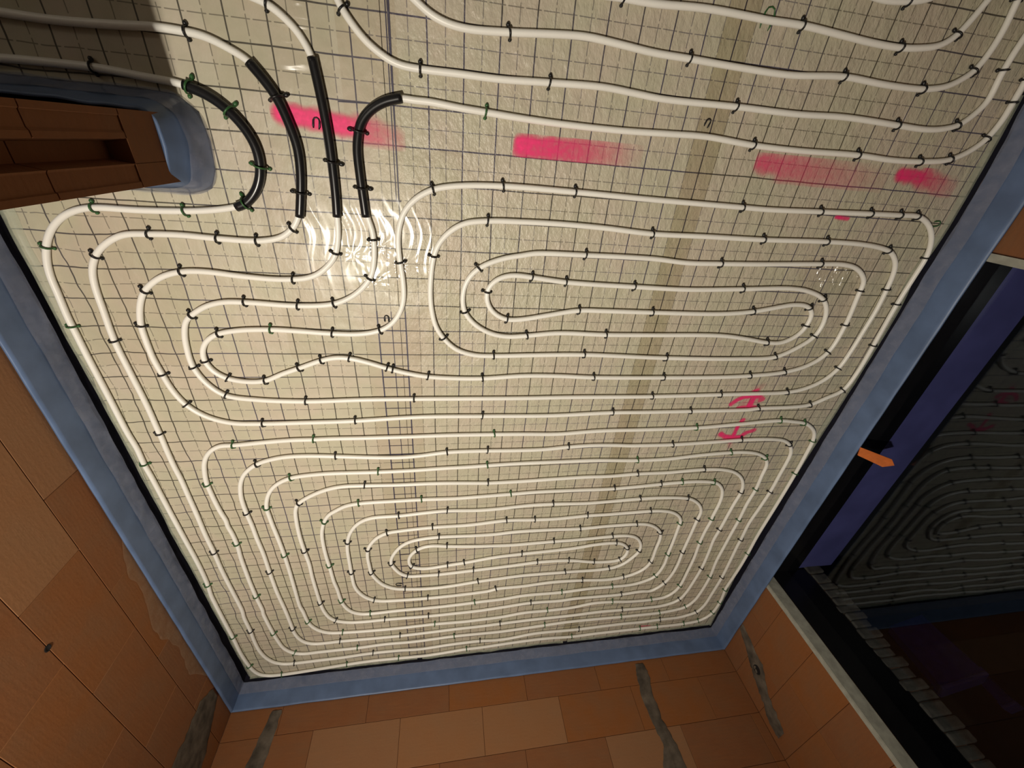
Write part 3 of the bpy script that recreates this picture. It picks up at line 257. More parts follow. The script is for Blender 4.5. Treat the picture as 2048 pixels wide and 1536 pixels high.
STAPLES = [('B',-0.593,-0.193,3.06,0),('2',-0.406,-0.311,-1.09,0),('2',-0.386,-0.547,-1.77,0),('3',-0.284,-0.457,-1.57,0),('B',-0.832,-0.287,-0.03,0),('1',-0.619,-0.308,-0.31,1),('1',-0.535,-0.353,-0.76,1),('1',-0.485,-0.483,-1.71,1),('1',-0.547,-0.586,-2.57,1),('4',-0.2,-0.372,1.27,0),('4',-0.207,-0.521,1.61,0),('A',-0.391,-0.117,-0.37,0),('U2',-0.212,-0.107,-1.0,0),('U2',-0.02,-0.211,-0.02,0),('A',0.166,-0.294,-0.05,1),('B',-0.843,-0.691,0.04,0),('B',-0.656,-0.694,-0.04,0),('B',-0.544,-0.696,0.07,0),('B',-0.43,-0.652,0.81,0),('B',-1.009,-0.762,0.89,0),('B',-1.065,-1.049,1.55,0),('B',-1.058,-1.445,1.57,0),('A',-0.789,-0.803,-2.97,0),('A',-0.459,-0.815,-3.08,0),('A',-0.913,-0.869,-2.29,0),('A',-0.966,-0.991,-1.76,0),('A',-0.963,-1.18,-1.43,0),('A',-0.926,-1.314,-1.03,0),('A',-0.678,-1.409,-0.02,0),('A',-0.802,-0.951,0.64,0),('A',-0.627,-0.9,-0.02,0),('A',-0.461,-0.908,0.01,0),('A',-0.341,-0.898,0.26,0),('A',-0.855,-1.151,1.73,0),('A',-0.78,-1.273,2.64,0),('A',-0.501,-1.305,3.13,0),('A',-0.738,-1.018,-2.77,0),('A',-0.362,-1.011,3.1,0),('A',-0.81,-1.127,-1.43,0),('A',-0.755,-1.198,-0.46,0),('A',-0.629,-1.21,0.26,0),('A',-0.499,-1.155,0.38,0),('A',-0.416,-1.122,0.3,0),('B',-0.962,-0.624,-3.03,1),('B',-0.724,-0.619,-3.07,1),('B',-1.128,-0.742,-2.04,1),('B',-1.167,-0.998,-1.58,1),('A',-0.566,-0.999,3.13,1),('A',-0.31,-0.722,-1.96,0),('A',-0.186,-0.674,1.57,0),('A',-0.21,-0.803,1.04,0),('A',-0.106,-0.743,-1.48,0),('A',0.008,-0.717,1.3,0),('A',0.008,-0.511,-2.79,0),('A',0.231,-0.486,-3.11,0),('A',0.473,-0.487,3.13,0),('A',0.186,-0.594,0.08,0),('A',0.163,-0.752,-2.51,0),('A',0.116,-0.915,-1.18,0),('A',0.196,-0.836,1.35,0),('A',0.276,-0.942,2.93,0),('A',0.545,-0.689,-3.14,0),('A',0.356,-0.777,-0.11,0),('A',0.488,-0.79,-0.07,0),('A',0.037,-1.023,2.22,0),('A',0.236,-1.098,-3.14,0),('A',0.611,-1.09,3.13,0),('A',-0.193,-0.996,-2.76,0),('A',-0.315,-1.112,-0.15,0),('A',-0.181,-1.154,-0.33,0),('A',-0.16,-1.161,-0.31,0),('A',-0.025,-1.193,-0.14,0),('A',0.195,-1.202,0.04,0),('A',0.674,-1.199,-0.03,0),('A',-0.083,-1.299,3.14,0),('A',-0.326,-1.404,0.04,0),('A',0.203,-1.392,-0.01,0),('A',0.362,-1.008,0.1,0),('A',0.556,-0.899,-3.04,0),('A',1.101,-0.495,3.13,0),('A',1.425,-0.49,-3.11,0),('A',0.781,-0.603,-0.02,0),('A',1.232,-0.6,0.02,0),('A',1.508,-0.593,0.01,0),('A',1.09,-0.696,-3.11,0),('A',1.528,-0.678,-3.1,0),('A',0.76,-0.798,-0.02,0),('A',1.225,-0.791,0.05,0),('A',0.863,-0.899,3.14,0),('A',1.312,-0.884,-2.99,0),('A',1.617,-0.82,-0.57,0),('A',1.572,-0.86,2.61,0),('A',1.6,-0.942,1.37,0),('A',0.689,-0.999,-0.01,0),('A',1.441,-1.024,-0.09,0),('A',1.668,-0.992,-2.07,0),('A',0.983,-1.103,3.12,0),('A',1.518,-1.095,-2.87,0),('A',1.0,-1.201,0.0,0),('A',1.431,-1.192,0.07,0),('A',1.602,-1.174,0.21,0),('A',1.318,-1.295,-3.12,0),('A',1.672,-1.285,-3.02,0),('A',0.802,-1.386,0.01,0),('A',1.194,-1.386,0.01,0),('A',1.555,-1.377,0.13,0),('A',1.838,-1.361,0.29,0),('A',1.796,-0.932,1.6,0),('A',1.783,-1.069,1.11,0),('A',1.887,-1.154,-1.96,0),('A',1.985,-1.278,0.92,0),('A',0.974,-1.3,-3.14,0),('A',1.642,-0.484,-3.12,0),('A',1.775,-0.481,-3.11,0),('A',1.854,-0.48,3.02,0),('A',1.808,-0.611,-0.3,0),('A',2.01,-0.632,1.68,0),('A',2.002,-0.831,1.56,0),('A',2.007,-1.03,1.59,0),('A',1.779,-0.78,1.63,0),('A',1.906,-0.768,-1.46,0),('U4',0.528,-0.002,-0.01,0),('U3',0.221,-0.107,0.07,0),('U3',0.763,-0.109,-0.02,0),('U3',1.295,-0.1,0.02,0),('U2',0.348,-0.206,0.04,0),('U2',0.957,-0.209,0.01,0),('A',1.06,-0.306,-0.04,0),('U4',1.089,0.002,-0.02,0),('U5',1.405,0.091,0.13,0),('U4',1.45,-0.012,0.03,0),('U4',1.632,0.038,0.86,0),('U3',1.602,-0.103,0.08,0),('U3',1.762,-0.041,0.88,0),('U3',1.785,0.137,1.64,0),('U2',1.572,-0.206,-0.03,0),('U2',1.812,-0.187,0.42,0),('U2',1.876,-0.025,1.56,0),('A',1.471,-0.303,-0.0,0),('A',1.736,-0.303,0.08,0),('A',1.86,-0.287,0.3,0),('A',1.966,-0.214,1.0,0),('A',1.987,-0.104,1.58,0),('A',1.987,-0.04,1.65,0),('B',-0.749,-1.62,0.52,0),('B',-0.428,-1.592,-0.08,0),('B',-0.857,-1.911,1.6,0),('B',-0.626,-1.865,0.82,0),('B',-0.814,-1.515,-3.11,1),('B',-0.502,-1.496,-3.13,1),('B',-0.63,-1.707,-2.83,1),('B',-0.767,-1.885,-1.69,1),('B',-0.968,-1.724,-1.61,1),('B',-0.536,-2.0,-1.99,1),('B',-0.327,-1.773,-0.03,0),('B',-0.185,-1.988,0.04,0),('B',0.051,-1.59,0.07,0),('B',0.05,-1.972,-0.01,0),('B',-0.024,-2.088,-3.11,0),('B',-0.25,-2.109,-2.81,0),('B',-0.259,-1.693,3.14,1),('B',-0.365,-1.888,-3.02,1),('B',-0.073,-1.883,3.13,1),('B',0.234,-1.588,-0.03,0),('B',0.621,-1.582,0.07,0),('B',0.246,-1.793,-0.03,0),('B',0.598,-1.966,-0.03,0),('B',0.36,-2.071,-3.13,0),('B',0.512,-2.079,3.1,0),('B',0.807,-2.073,-3.11,0),('B',0.784,-2.176,-0.01,0),('B',0.261,-1.494,3.13,1),('B',0.24,-1.679,-3.1,1),('B',0.368,-1.877,-3.1,1),('B',1.164,-1.589,0.01,0),('B',1.542,-1.573,0.03,0),('B',1.024,-1.778,0.02,0),('B',1.401,-1.768,-0.01,0),('B',1.179,-1.861,-3.08,0),('B',1.088,-1.964,0.02,0),('B',1.375,-1.981,-0.25,0),('B',1.176,-2.068,3.13,0),('B',1.12,-2.171,-0.06,0),('B',1.703,-1.955,-1.5,0),('B',1.502,-2.161,-1.64,0),('B',1.688,-2.269,-1.63,0),('B',0.919,-1.877,-3.12,0),('B',1.259,-1.487,-3.11,1),('B',1.0,-1.685,3.11,1),('B',1.517,-1.656,-3.12,1),('B',1.302,-1.855,-3.12,1),('B',1.494,-1.867,2.87,1),('B',1.595,-2.166,1.77,1),('B',1.398,-2.189,1.6,1),('B',1.79,-1.939,1.58,1),('B',1.787,-2.193,1.58,1),('B',1.849,-1.615,-0.74,0),('B',1.896,-1.964,-1.61,0),('B',1.715,-1.455,3.12,1),('B',1.862,-1.474,2.88,1),('B',1.983,-1.595,1.78,1),('B',1.742,-1.703,2.44,1),('B',1.993,-1.827,1.59,1),('B',1.879,-2.383,-1.55,0),('B',1.293,-2.258,-1.04,0),('B',1.503,-2.461,-1.54,0),('B',1.31,-2.53,-1.72,0),('B',1.475,-2.775,-2.04,0),('B',1.7,-2.646,-1.58,0),('B',1.897,-2.773,-1.56,0),('B',1.652,-2.992,-2.17,0),('B',1.848,-3.184,-2.38,0),('B',1.572,-3.231,-3.11,0),('B',1.593,-2.38,1.63,1),('B',1.407,-2.471,1.61,1),('B',1.386,-2.686,1.04,1),('B',1.603,-2.823,1.4,1),('B',1.799,-2.75,1.62,1),('B',1.992,-2.533,1.6,1),('B',1.732,-3.099,0.66,1),('B',1.991,-3.213,1.33,1),('B',1.982,-2.927,1.69,1),('B',1.54,-3.139,0.05,1),('B',1.428,-2.96,0.05,1),('B',0.645,-2.27,-3.13,0),('B',0.994,-2.262,-3.13,0),('B',1.03,-2.325,-0.18,0),('B',1.114,-2.378,-1.02,0),('B',0.468,-2.359,0.06,0),('B',0.567,-2.447,-3.11,0),('B',0.76,-2.454,3.02,0),('B',0.921,-2.488,2.97,0),('B',1.095,-2.488,-2.6,0),('B',1.201,-2.414,1.43,0),('B',1.04,-2.567,0.17,0),('B',0.756,-2.565,-0.01,0),('B',1.157,-2.67,-2.91,0),('B',0.879,-2.664,3.06,0),('B',1.187,-2.862,-3.1,0),('B',0.573,-2.857,-3.12,0),('B',1.236,-3.049,3.1,0),('B',1.101,-2.764,-0.01,1),('B',0.764,-2.772,0.02,1),('B',1.139,-2.938,-0.1,1),('B',0.697,-2.964,0.0,1),('B',1.248,-3.137,-0.02,1),('B',0.7,-3.139,0.07,1),('B',-0.448,-2.158,1.37,0),('B',-0.356,-2.226,-1.84,0),('B',0.006,-2.166,0.01,0),('B',-0.107,-2.257,-2.48,0),('B',0.048,-2.245,2.99,0),('B',-0.459,-2.404,1.57,0),('B',-0.358,-2.419,-1.42,0),('B',-0.249,-2.354,1.67,0),('B',-0.173,-2.475,2.69,0),('B',-0.144,-2.393,-0.94,0),('B',0.052,-2.409,0.12,0),('B',0.145,-2.398,0.14,0),('B',0.001,-2.485,-3.12,0),('B',-0.189,-2.595,-0.17,0),('B',-0.368,-2.675,2.64,0),('B',-0.064,-2.703,3.13,0),('B',-0.6,-2.841,2.42,0),('B',-0.324,-2.883,3.13,0),('B',-0.064,-2.891,3.13,0),('B',-0.653,-2.653,1.61,0),('B',-0.56,-2.332,-1.52,1),('B',-0.542,-2.652,-1.45,1),('B',-0.398,-2.806,-0.02,1),('B',-0.03,-2.987,-0.01,1),('B',0.197,-2.474,-3.08,0),('B',0.229,-2.583,0.12,0),('B',0.341,-2.673,-2.91,0),('B',0.216,-2.794,0.07,1),('B',-0.245,-3.08,-3.14,0),('B',-0.603,-3.07,-3.13,0),('B',-0.425,-3.25,-3.12,0),('B',0.266,-3.248,3.08,0),('B',-0.575,-2.976,-0.1,1),('B',-0.511,-3.168,0.02,1),('B',-0.596,-3.355,0.07,1),('B',-0.271,-3.351,-0.04,1),('B',0.094,-3.154,0.02,1),('B',0.179,-3.334,0.03,1),('B',0.389,-3.062,-3.1,0),('B',0.958,-3.24,-3.14,0),('B',0.921,-3.328,-0.03,1),('B',-1.059,-2.864,1.55,0),('B',-0.899,-3.267,3.13,0),('B',-0.839,-2.88,1.56,0),('B',-1.162,-2.906,-1.56,1),('B',-1.153,-3.238,-1.45,1),('B',-0.995,-3.389,0.01,1),('B',-0.881,-3.147,-0.64,1),('B',-0.949,-2.909,-1.51,1),('B',-0.959,-2.543,-1.56,1),('B',-0.748,-2.824,-1.43,1),('B',-1.06,-2.166,1.57,0),('B',-0.851,-2.348,1.56,0),('B',-0.66,-2.202,1.61,0),('B',-0.948,-2.117,-1.58,1),('B',-1.155,-2.412,-1.64,1),('B',-0.757,-2.224,-1.55,1),('B',-1.163,-1.598,-1.56,1),('B',1.437,-3.324,-0.01,1),('B',1.576,-3.326,-0.02,1),('B',1.789,-3.327,0.07,1),('B',1.905,-3.311,0.39,1),('B',2.0,-3.084,1.59,1)]
# ================================================================ large structure
XL, XR, YB, CH = -1.252, 2.087, -3.462, 2.85
structure(obj('floor', boxes('floor', [(-3.6, 2.6, -3.9, 2.8, -.25, -.065)], M['slab'])))
structure(obj('ceiling', boxes('ceiling', [(-3.6, 2.6, -3.9, 2.8, CH, CH+.2)], M['ceil'])))
structure(obj('wall_front', boxes('wall_front', [(-3.6, 2.6, 2.8, 3.0, -.25, CH)], M['ceil'])))
structure(obj('wall_side', boxes('wall_side', [(-3.8, -3.6, -.53, 3.0, -.25, CH)], M['ceil'])))
Z0, HC, LP = .0575, .2425, .505                        # bed joint level, course height, brick pitch
BM = {}
def brick_mesh(axis, L, h):
    key = (axis, round(L, 3), round(h, 3))
    if key not in BM:
        l, hh = L - .002, h - .002
        b = (0, l, -.09, 0, 0, hh) if axis == 'x' else (-.09, 0, 0, l, 0, hh)
        BM[key] = bevel_box('brick', b, M['brick'], .0014)
    return BM[key]
M['pale'] = pale_brick()
def lay(wall, axis, face, a0, a1, sgn, joints, z0=-.06, z1=CH, skip=None, pale=()):
    """one object per brick; the outer face lies on the plane  axis-normal = face"""
    k = -1
    while Z0 + HC*k < z1 - .02:
        if Z0 + HC*(k+1) < z0 + .02: k += 1; continue
        zb, zt = max(z0, Z0 + HC*k), min(z1, Z0 + HC*(k+1)); ph = joints[(k+1) % len(joints)] if k < 3 or len(joints) < 3 else joints[(k+1) % 2]
        n0 = math.floor((a0 - ph)/LP)
        edges = [a0] + [ph + LP*i for i in range(n0+1, n0+40) if a0 + .04 < ph + LP*i < a1 - .04] + [a1]
        for e0, e1 in zip(edges[:-1], edges[1:]):
            if skip and skip(e0, e1, zb, zt): continue
            o = bpy.data.objects.new('brick', brick_mesh(axis, e1-e0, zt-zb)); link(o, wall)
            if any(e0 < p < e1 and zb < q < zt for p, q in pale):
                me = o.data.copy(); me.materials[0] = M['pale']; o.data = me; o['label'] = 'paler clay brick'
            d = random.uniform(-.0004, .0004)
            o.matrix_world = Matrix.Identity(4)
            if axis == 'x':
                o.location = (e0+.0015, face + d, zb+.0015)
                if sgn < 0: o.location = (e1-.0015, face + d, zb+.0015); o.rotation_euler = (0, 0, math.pi)
            else:
                o.location = (face + d, e0+.0015, zb+.0015)
                if sgn < 0: o.location = (face + d, e1-.0015, zb+.0015); o.rotation_euler = (0, 0, math.pi)
        k += 1
# back wall
wb = structure(obj('wall_back', boxes('wall_back', [(-1.6, 2.5, YB-.20, YB-.005, -.25, CH)], M['mortar'])))
lay(wb, 'x', YB, XL, XR, 1, [0.0, .058, .265], pale=((.5, .42), (.0, .42), (-.7, .42), (1.2, .65)))
# left wall
wl = structure(obj('wall_left', boxes('wall_left', [(XL-.20, XL-.005, YB, -.525, -.25, CH)], M['mortar'])))
lay(wl, 'y', XL, YB, -.525, 1, [0.0, -1.490, -1.737], pale=((-1.5, .40), (-1.25, .65), (-1.05, .2), (-2.75, 1.4)))
# right wall: pier by the back corner, pier beyond the opening, lintel over it
OY0, OY1, OZ1 = -2.655, -.600, 2.30
wr = structure(obj('wall_right', boxes('wall_right', [(XR+.005, 2.50, YB-.2, OY0-.002, -.25, CH), (XR+.005, 2.50, OY1+.002, 2.8, -.25, CH), (XR+.005, 2.50, OY0, OY1, OZ1+.005, CH)], M['mortar'])))
lay(wr, 'y', XR, YB, OY0-.020, -1, [0.0, -2.95, -3.16]); lay(wr, 'y', XR, OY1+.030, 2.75, -1, [0.0, -.30, -.05]); lay(wr, 'y', XR, OY0, OY1, -1, [-1.6, -1.35], OZ1)
# wall end with the grooved clay blocks (upper left of the picture)
NX, NY0, NY1 = -.655, -.527, -.372
wn = structure(obj('wall_near', boxes('wall_near', [(-3.6, NX-.115, NY0+.004, NY1-.004, -.25, CH)], M['mortar'])))
def end_block(zb, zt, groove):
    """clay block seen end on: vertical groove down the middle, shallow ribs beside it"""
    d = .045
    ys = [NY0, NY0+.012, NY0+.014, NY0+.045, NY0+.050, -.478, -.470, -.436, -.428, NY1-.045, NY1-.040, NY1-.014, NY1-.012, NY1]
    xs = [0, 0, -.003, -.003, 0, 0, -d, -d, 0, 0, -.003, -.003, 0, 0]
    if not groove: xs = [0]*len(ys)
    V = []; n = len(ys)
    for z in (zb, zt):
        V += [(NX + x, y, z) for x, y in zip(xs, ys)]
        V += [(NX-.11, NY0, z), (NX-.11, NY1, z)]
    k = n + 2; F = []
    for i in range(n-1): F.append((i, i+1, k+i+1, k+i))
    F += [(n-1, n+1, k+n+1, k+n-1), (n+1, n, k+n, k+n+1), (n, 0, k, k+n)]
    F += [tuple(reversed(list(range(n)) + [n+1, n])), tuple(k+i for i in list(range(n)) + [n+1, n])]
    return mesh_from('brick', V, F, M['brick'])
zz = -.06
for zt, gr in [(.045, False), (.272, False)] + [(.272 + .2425*i, True) for i in range(1, 12)]:
    if zz > CH - .05: break
    zt = min(zt, CH); obj('brick', end_block(zz, zt-.003, gr), wn); zz = zt
for face, sg in ((NY0, 1), (NY1, 0)):
    L = []
    k = -1
    while Z0 + HC*k < CH-.02:
        zb, zt = max(-.06, Z0+HC*k), min(CH, Z0+HC*(k+1)); x = NX-.113 - (LP/2 if k % 2 else 0)*1.0
        edges = [NX-.113] + [v for v in [NX-.113-(.25 if k % 2 else .5)-LP*i for i in range(7)] if v > -3.5] + [-3.58]
        for e1, e0 in zip(edges[:-1], edges[1:]):
            if face == NY0 and e1 < XL: continue
            o = bpy.data.objects.new('brick', brick_mesh('x', e1-e0, zt-zb)); link(o, wn)
            if face == NY0: o.location = (e1-.0015, face, zb+.0015); o.rotation_euler = (0, 0, math.pi)
            else: o.location = (e0+.0015, face, zb+.0015)
            o.scale = (1, .05, 1)
        k += 1

# window opening: plaster bead and reveal, black frame, glass, dark ground outside
def jamb(name, y, s):
    """plaster bead on the wall face and plastered reveal; s = +1 when the opening lies on the +Y side"""
    b = .026
    ya, yb = (y-b, y) if s > 0 else (y, y+b)
    o = structure(obj(name, boxes(name, [(XR-.006, XR+.02, ya, yb, .0, OZ1+.03), (XR-.004, 2.158, y-.004, y+.004, .0, OZ1)], M['plaster']))); return o
jamb('trim_1', OY0, 1); jamb('trim_2', OY1, -1)
GX = 2.29
wn1 = structure(empty('window_1', (GX, (OY0+OY1)/2, 0)))
def wpart(name, L, m_):
    me = boxes(name, L, m_); o = obj(name, me, wn1); o.matrix_parent_inverse = Matrix.Translation(-wn1.location); return o
wpart('frame', [(2.166, 2.428, OY0-.002, OY0+.003, -.06, OZ1)], M['frame'])
wpart('frame', [(2.166, 2.36, OY1-.003, OY1+.002, -.06, OZ1)], M['frame'])
wpart('bottom_rail', [(2.195, 2.365, OY0+.003, OY1-.003, -.06, .082)], M['frame'])
wpart('frame', [(2.195, 2.36, OY0+.003, OY1-.003, OZ1-.08, OZ1)], M['frame'])
wpart('sill', [(2.365, 2.63, OY0+.012, OY1-.003, .045, .075)], M['sill'])
wpart('glass', [(GX, GX+.006, OY0+.003, OY1-.003, .082, OZ1-.08)], M['glass'])
k = 0; z = -.05
while z < 2.3:
    hgt = .058 + random.uniform(-.014, .014); x0 = 2.425 + random.uniform(-.012, .012)
    o = obj('brick', bevel_box('brick', (x0, 2.56 + random.uniform(-.02, .02), OY0-.03, OY0+.008+random.uniform(-.006, .008), z, z+hgt-.003), M['clinker'], .010, 2), wr); z += hgt
structure(obj('ground', boxes('ground', [(2.6, 16, -14, 8, -.4, -.12)], M['ground'])))

# ================================================================ insulation rolls with the printed grid
def wob(a, s, amp, f=3.0): return amp*(N3(a*f, s*7.3) + .6*N3(a*f*3.1, s*3.7+9))
def poly_board(name, pts, label):
    V = [(x, y, -.0006) for x, y in pts] + [(x, y, -.06) for x, y in pts]; n = len(pts)
    F = [tuple(range(n)), tuple(reversed(range(n, 2*n)))] + [(i, i+n, (i+1) % n + n, (i+1) % n) for i in range(n)]
    o = obj(name, mesh_from(name, V, F, M['film'])); return tag(o, label, 'insulation')
def edge_pts(p, q, seed, amp, step=.05):
    d = Vector(q) - Vector(p); n = max(2, int(d.length/step)); nr = Vector((-d.y, d.x)).normalized()
    return [Vector(p) + d*(i/n) + nr*(wob(d.length*i/n, seed, amp) if 0 < i < n else 0) for i in range(n)]
EB = -3.405
left_pts = edge_pts((-1.186, EB), (-.121, EB), 1, .006) + edge_pts((-.121, EB), (-.121, 1.1), 2, .0) + edge_pts((-.121, 1.1), (-2.2, 1.1), 3, 0) + edge_pts((-2.2, 1.1), (-2.2, -.30), 3, 0) \
    + edge_pts((-2.2, -.314), (-.75, -.320), 4, .0005) + [Vector(p) for p in ((-.75,-.320),(-.662,-.325),(-.617,-.361),(-.607,-.43),(-.613,-.502),(-.636,-.553),(-.688,-.569))] + edge_pts((-.69, -.570), (-1.205, -.572), 6, .0005) + edge_pts((-1.205, -.572), (-1.186, EB), 7, .006)
bl = poly_board('insulation_board', [tuple(p) for p in left_pts], 'cream insulation roll with printed grid, under the black sleeves on the left')
mid_pts = edge_pts((-.119, EB), (.899, EB), 8, .006) + [Vector((.899, EB)), Vector((.899, 1.1)), Vector((-.119, 1.1))]
bmid = poly_board('insulation_board', [tuple(p) for p in mid_pts], 'cream insulation roll with printed grid in the middle of the floor')
ER = [(2.048, EB), (2.036, -3.2), (2.000, -2.57), (2.012, -1.9), (2.034, -1.3), (2.040, -.85), (2.020, -.70), (2.038, -.55), (2.034, -.30), (2.02, -.08), (2.0, .2), (2.0, 1.1)]
right_pts = edge_pts((.901, EB), (2.048, EB+.006), 10, .006) + [Vector(p[:2]) for p in spline(ER, .05)] + [Vector((.901, 1.1))]
br = poly_board('insulation_board', [tuple(p) for p in right_pts], 'cream insulation roll with printed grid beside the right hand window')
def film_lip(board, pts, nx, seed, w=.030):
    """turned-up milky film edge along the board"""
    V = []; F = []; n = len(pts)
    for i, p in enumerate(pts):
        a = pts[max(i-1, 0)]; b = pts[min(i+1, n-1)]; t = (Vector(b)-Vector(a)).normalized(); nr = Vector((-t.y, t.x))*nx
        s = 1 + .35*N3(i*.22, seed)
        for k, (u, z) in enumerate(((w*1.0*s, .0006), (w*.5*s, .004), (.004, .009 + .006*N3(i*.3, seed+2)), (-.004, .004))):
            q = Vector(p) + nr*u; V.append((q.x, q.y, z))
    for i in range(n-1):
        for k in range(3):
            a = i*4+k; F.append((a, a+1, a+5, a+4))
    o = obj('film_edge', mesh_from('film_edge', V, F, M['lip'], True), board); o['label'] = 'milky turned-up film edge'; return o
film_lip(br, [tuple(p[:2]) for p in spline(ER[:-2], .03)], 1, 1)
film_lip(bl, [tuple(p) for p in edge_pts((-1.186, EB), (-.121, EB), 1, .006, .03)], 1, 2, .014)
film_lip(bmid, [tuple(p) for p in edge_pts((-.119, EB), (.899, EB), 8, .006, .03)], 1, 3, .014)
film_lip(br, [tuple(p) for p in edge_pts((.901, EB), (2.048, EB+.006), 10, .006, .03)], 1, 4, .014)
film_lip(bl, [tuple(p) for p in edge_pts((-1.205, -.572), (-1.186, EB), 7, .006, .03)], 1, 5, .030)
# seams between the rolls
def ribbon(name, x0, x1, y0, y1, z, m_):
    V = []; F = []; n = 90
    for i in range(n+1):
        y = y0 + (y1-y0)*i/n
        V += [(x0 + .004*N3(y*4, 1), y, z), ((x0+x1)/2, y, z + .0012), (x1 + .004*N3(y*4, 5), y, z)]
    for i in range(n):
        for k in range(2): a = i*3+k; F.append((a, a+1, a+4, a+3))
    return obj(name, mesh_from(name, V, F, m_, True))
tag(ribbon('seam_tape', .850, .950, EB+.01, .9, .0002, M['tape']), 'brownish adhesive tape running over the seam right of the picture centre', 'tape')
def line_strips(o, L, z):
    V = []; F = []
    for x0, y0, x1, y1, w in L:
        n = len(V); d = Vector((x1-x0, y1-y0)).normalized()*w; px, py = -d.y, d.x
        V += [(x0-px, y0-py, z), (x0+px, y0+py, z), (x1+px, y1+py, z), (x1-px, y1-py, z)]; F.append((n, n+3, n+2, n+1))
    return V, F
ink = plain('printed_ink', (.05, .045, .08), .5, .2, 40)
flap = tag(ribbon('film_flap', -.250, -.050, EB+.01, -.935, .0002, M['flap']), 'overlapping film flap on the lower left seam, with doubled grid lines', 'film flap')
Ls = [(x, EB+.01, x, -.925, .0022) for x in (-.2, -.1)] + [(-.15, EB+.01, -.15, -.925, .0012)] + [(-.2, -.1*k, -.1, -.1*k, .0018) for k in range(10, 34)] + [(-.2, -.1*k-.05, -.1, -.1*k-.05, .0010) for k in range(9, 34)]
obj('printed_line', mesh_from('printed_line', *line_strips(None, Ls, .0018), ink), flap)
flap2 = tag(ribbon('film_flap', -.235, -.080, -.555, .9, .0002, M['flap']), 'overlapping film flap on the upper left seam beside the black sleeves', 'film flap')
Ls = [(-.099, -.553, -.092, .9, .0016), (-.107, -.553, -.103, .9, .0012), (-.31, -.556, -.092, -.553, .0016), (-.25, -.305, -.092, -.300, .0012)]
obj('printed_line', mesh_from('printed_line', *line_strips(None, Ls, .0018), ink), flap2)
# crumpled clear film
def crumple(name, x0, x1, y0, y1, amp, fx, fy, rot, seed, label, step=.004, extra=()):
    nx = int((x1-x0)/step); ny = int((y1-y0)/step); V = []; F = []; c, s = math.cos(rot), math.sin(rot)
    for j in range(ny+1):
        for i in range(nx+1):
            u, v = i/nx, j/ny; x = x0+(x1-x0)*u; y = y0+(y1-y0)*v
            env = min(1, 5*min(u, 1-u))*min(1, 4*min(v, 1-v))
            a, b = x*c + y*s, -x*s + y*c
            wx = a + .03*N3(b*7, seed+4)
            r = 1 - abs(N3(wx*fx, b*fy, seed))*2.2
            r2 = 1 - abs(N3(wx*fx*2.3+5, b*fy*1.7, seed+3))*2.2
            h = max(0, r)**2*.55 + max(0, r2)**2*.35 + .30*N3(a*6, b*16, seed+12)
            for ex, ey, er in extra:
                d = math.hypot(x-ex, y-ey); an = math.atan2(y-ey, x-ex)
                h += math.exp(-(d/er)**2)*.8*abs(math.sin(an*4.5+seed))
            mask = max(0, min(1, .5 + 1.6*N3(x*4.2, y*3.0, seed+8)))
            V.append((x, y, .0008 + amp*h*env*(.25+.75*mask)))
    for j in range(ny):
        for i in range(nx): a = j*(nx+1)+i; F.append((a, a+1, a+nx+2, a+nx+1))
    return tag(obj(name, mesh_from(name, V, F, M['wrinkle'], True)), label, 'plastic film')
crumple('clear_film', -.52, .10, -1.12, -.40, .0055, 15, 1.7, .06, 3, 'crumpled clear plastic film with bright wrinkles where the four black sleeves end', .004, ((-.10, -.76, .05), (-.26, -.73, .05), (-.17, -.70, .04), (-.20, -.82, .05)))
crumple('clear_film', 1.46, 1.79, -.80, -.66, .0240, 38, 12, .2, 11, 'small crinkled clear film patch inside the right hand pipe bends', .0025)
crumple('clear_film', -.55, -.25, -.30, -.04, .0060, 24, 4, 1.25, 21, 'crinkled clear film between the upper ends of the two middle black sleeves', .004)
crumple('clear_film', -1.17, -.80, -1.15, -.60, .0060, 22, 3, .3, 31, 'crinkled clear film in the left corner below the wall end', .005)

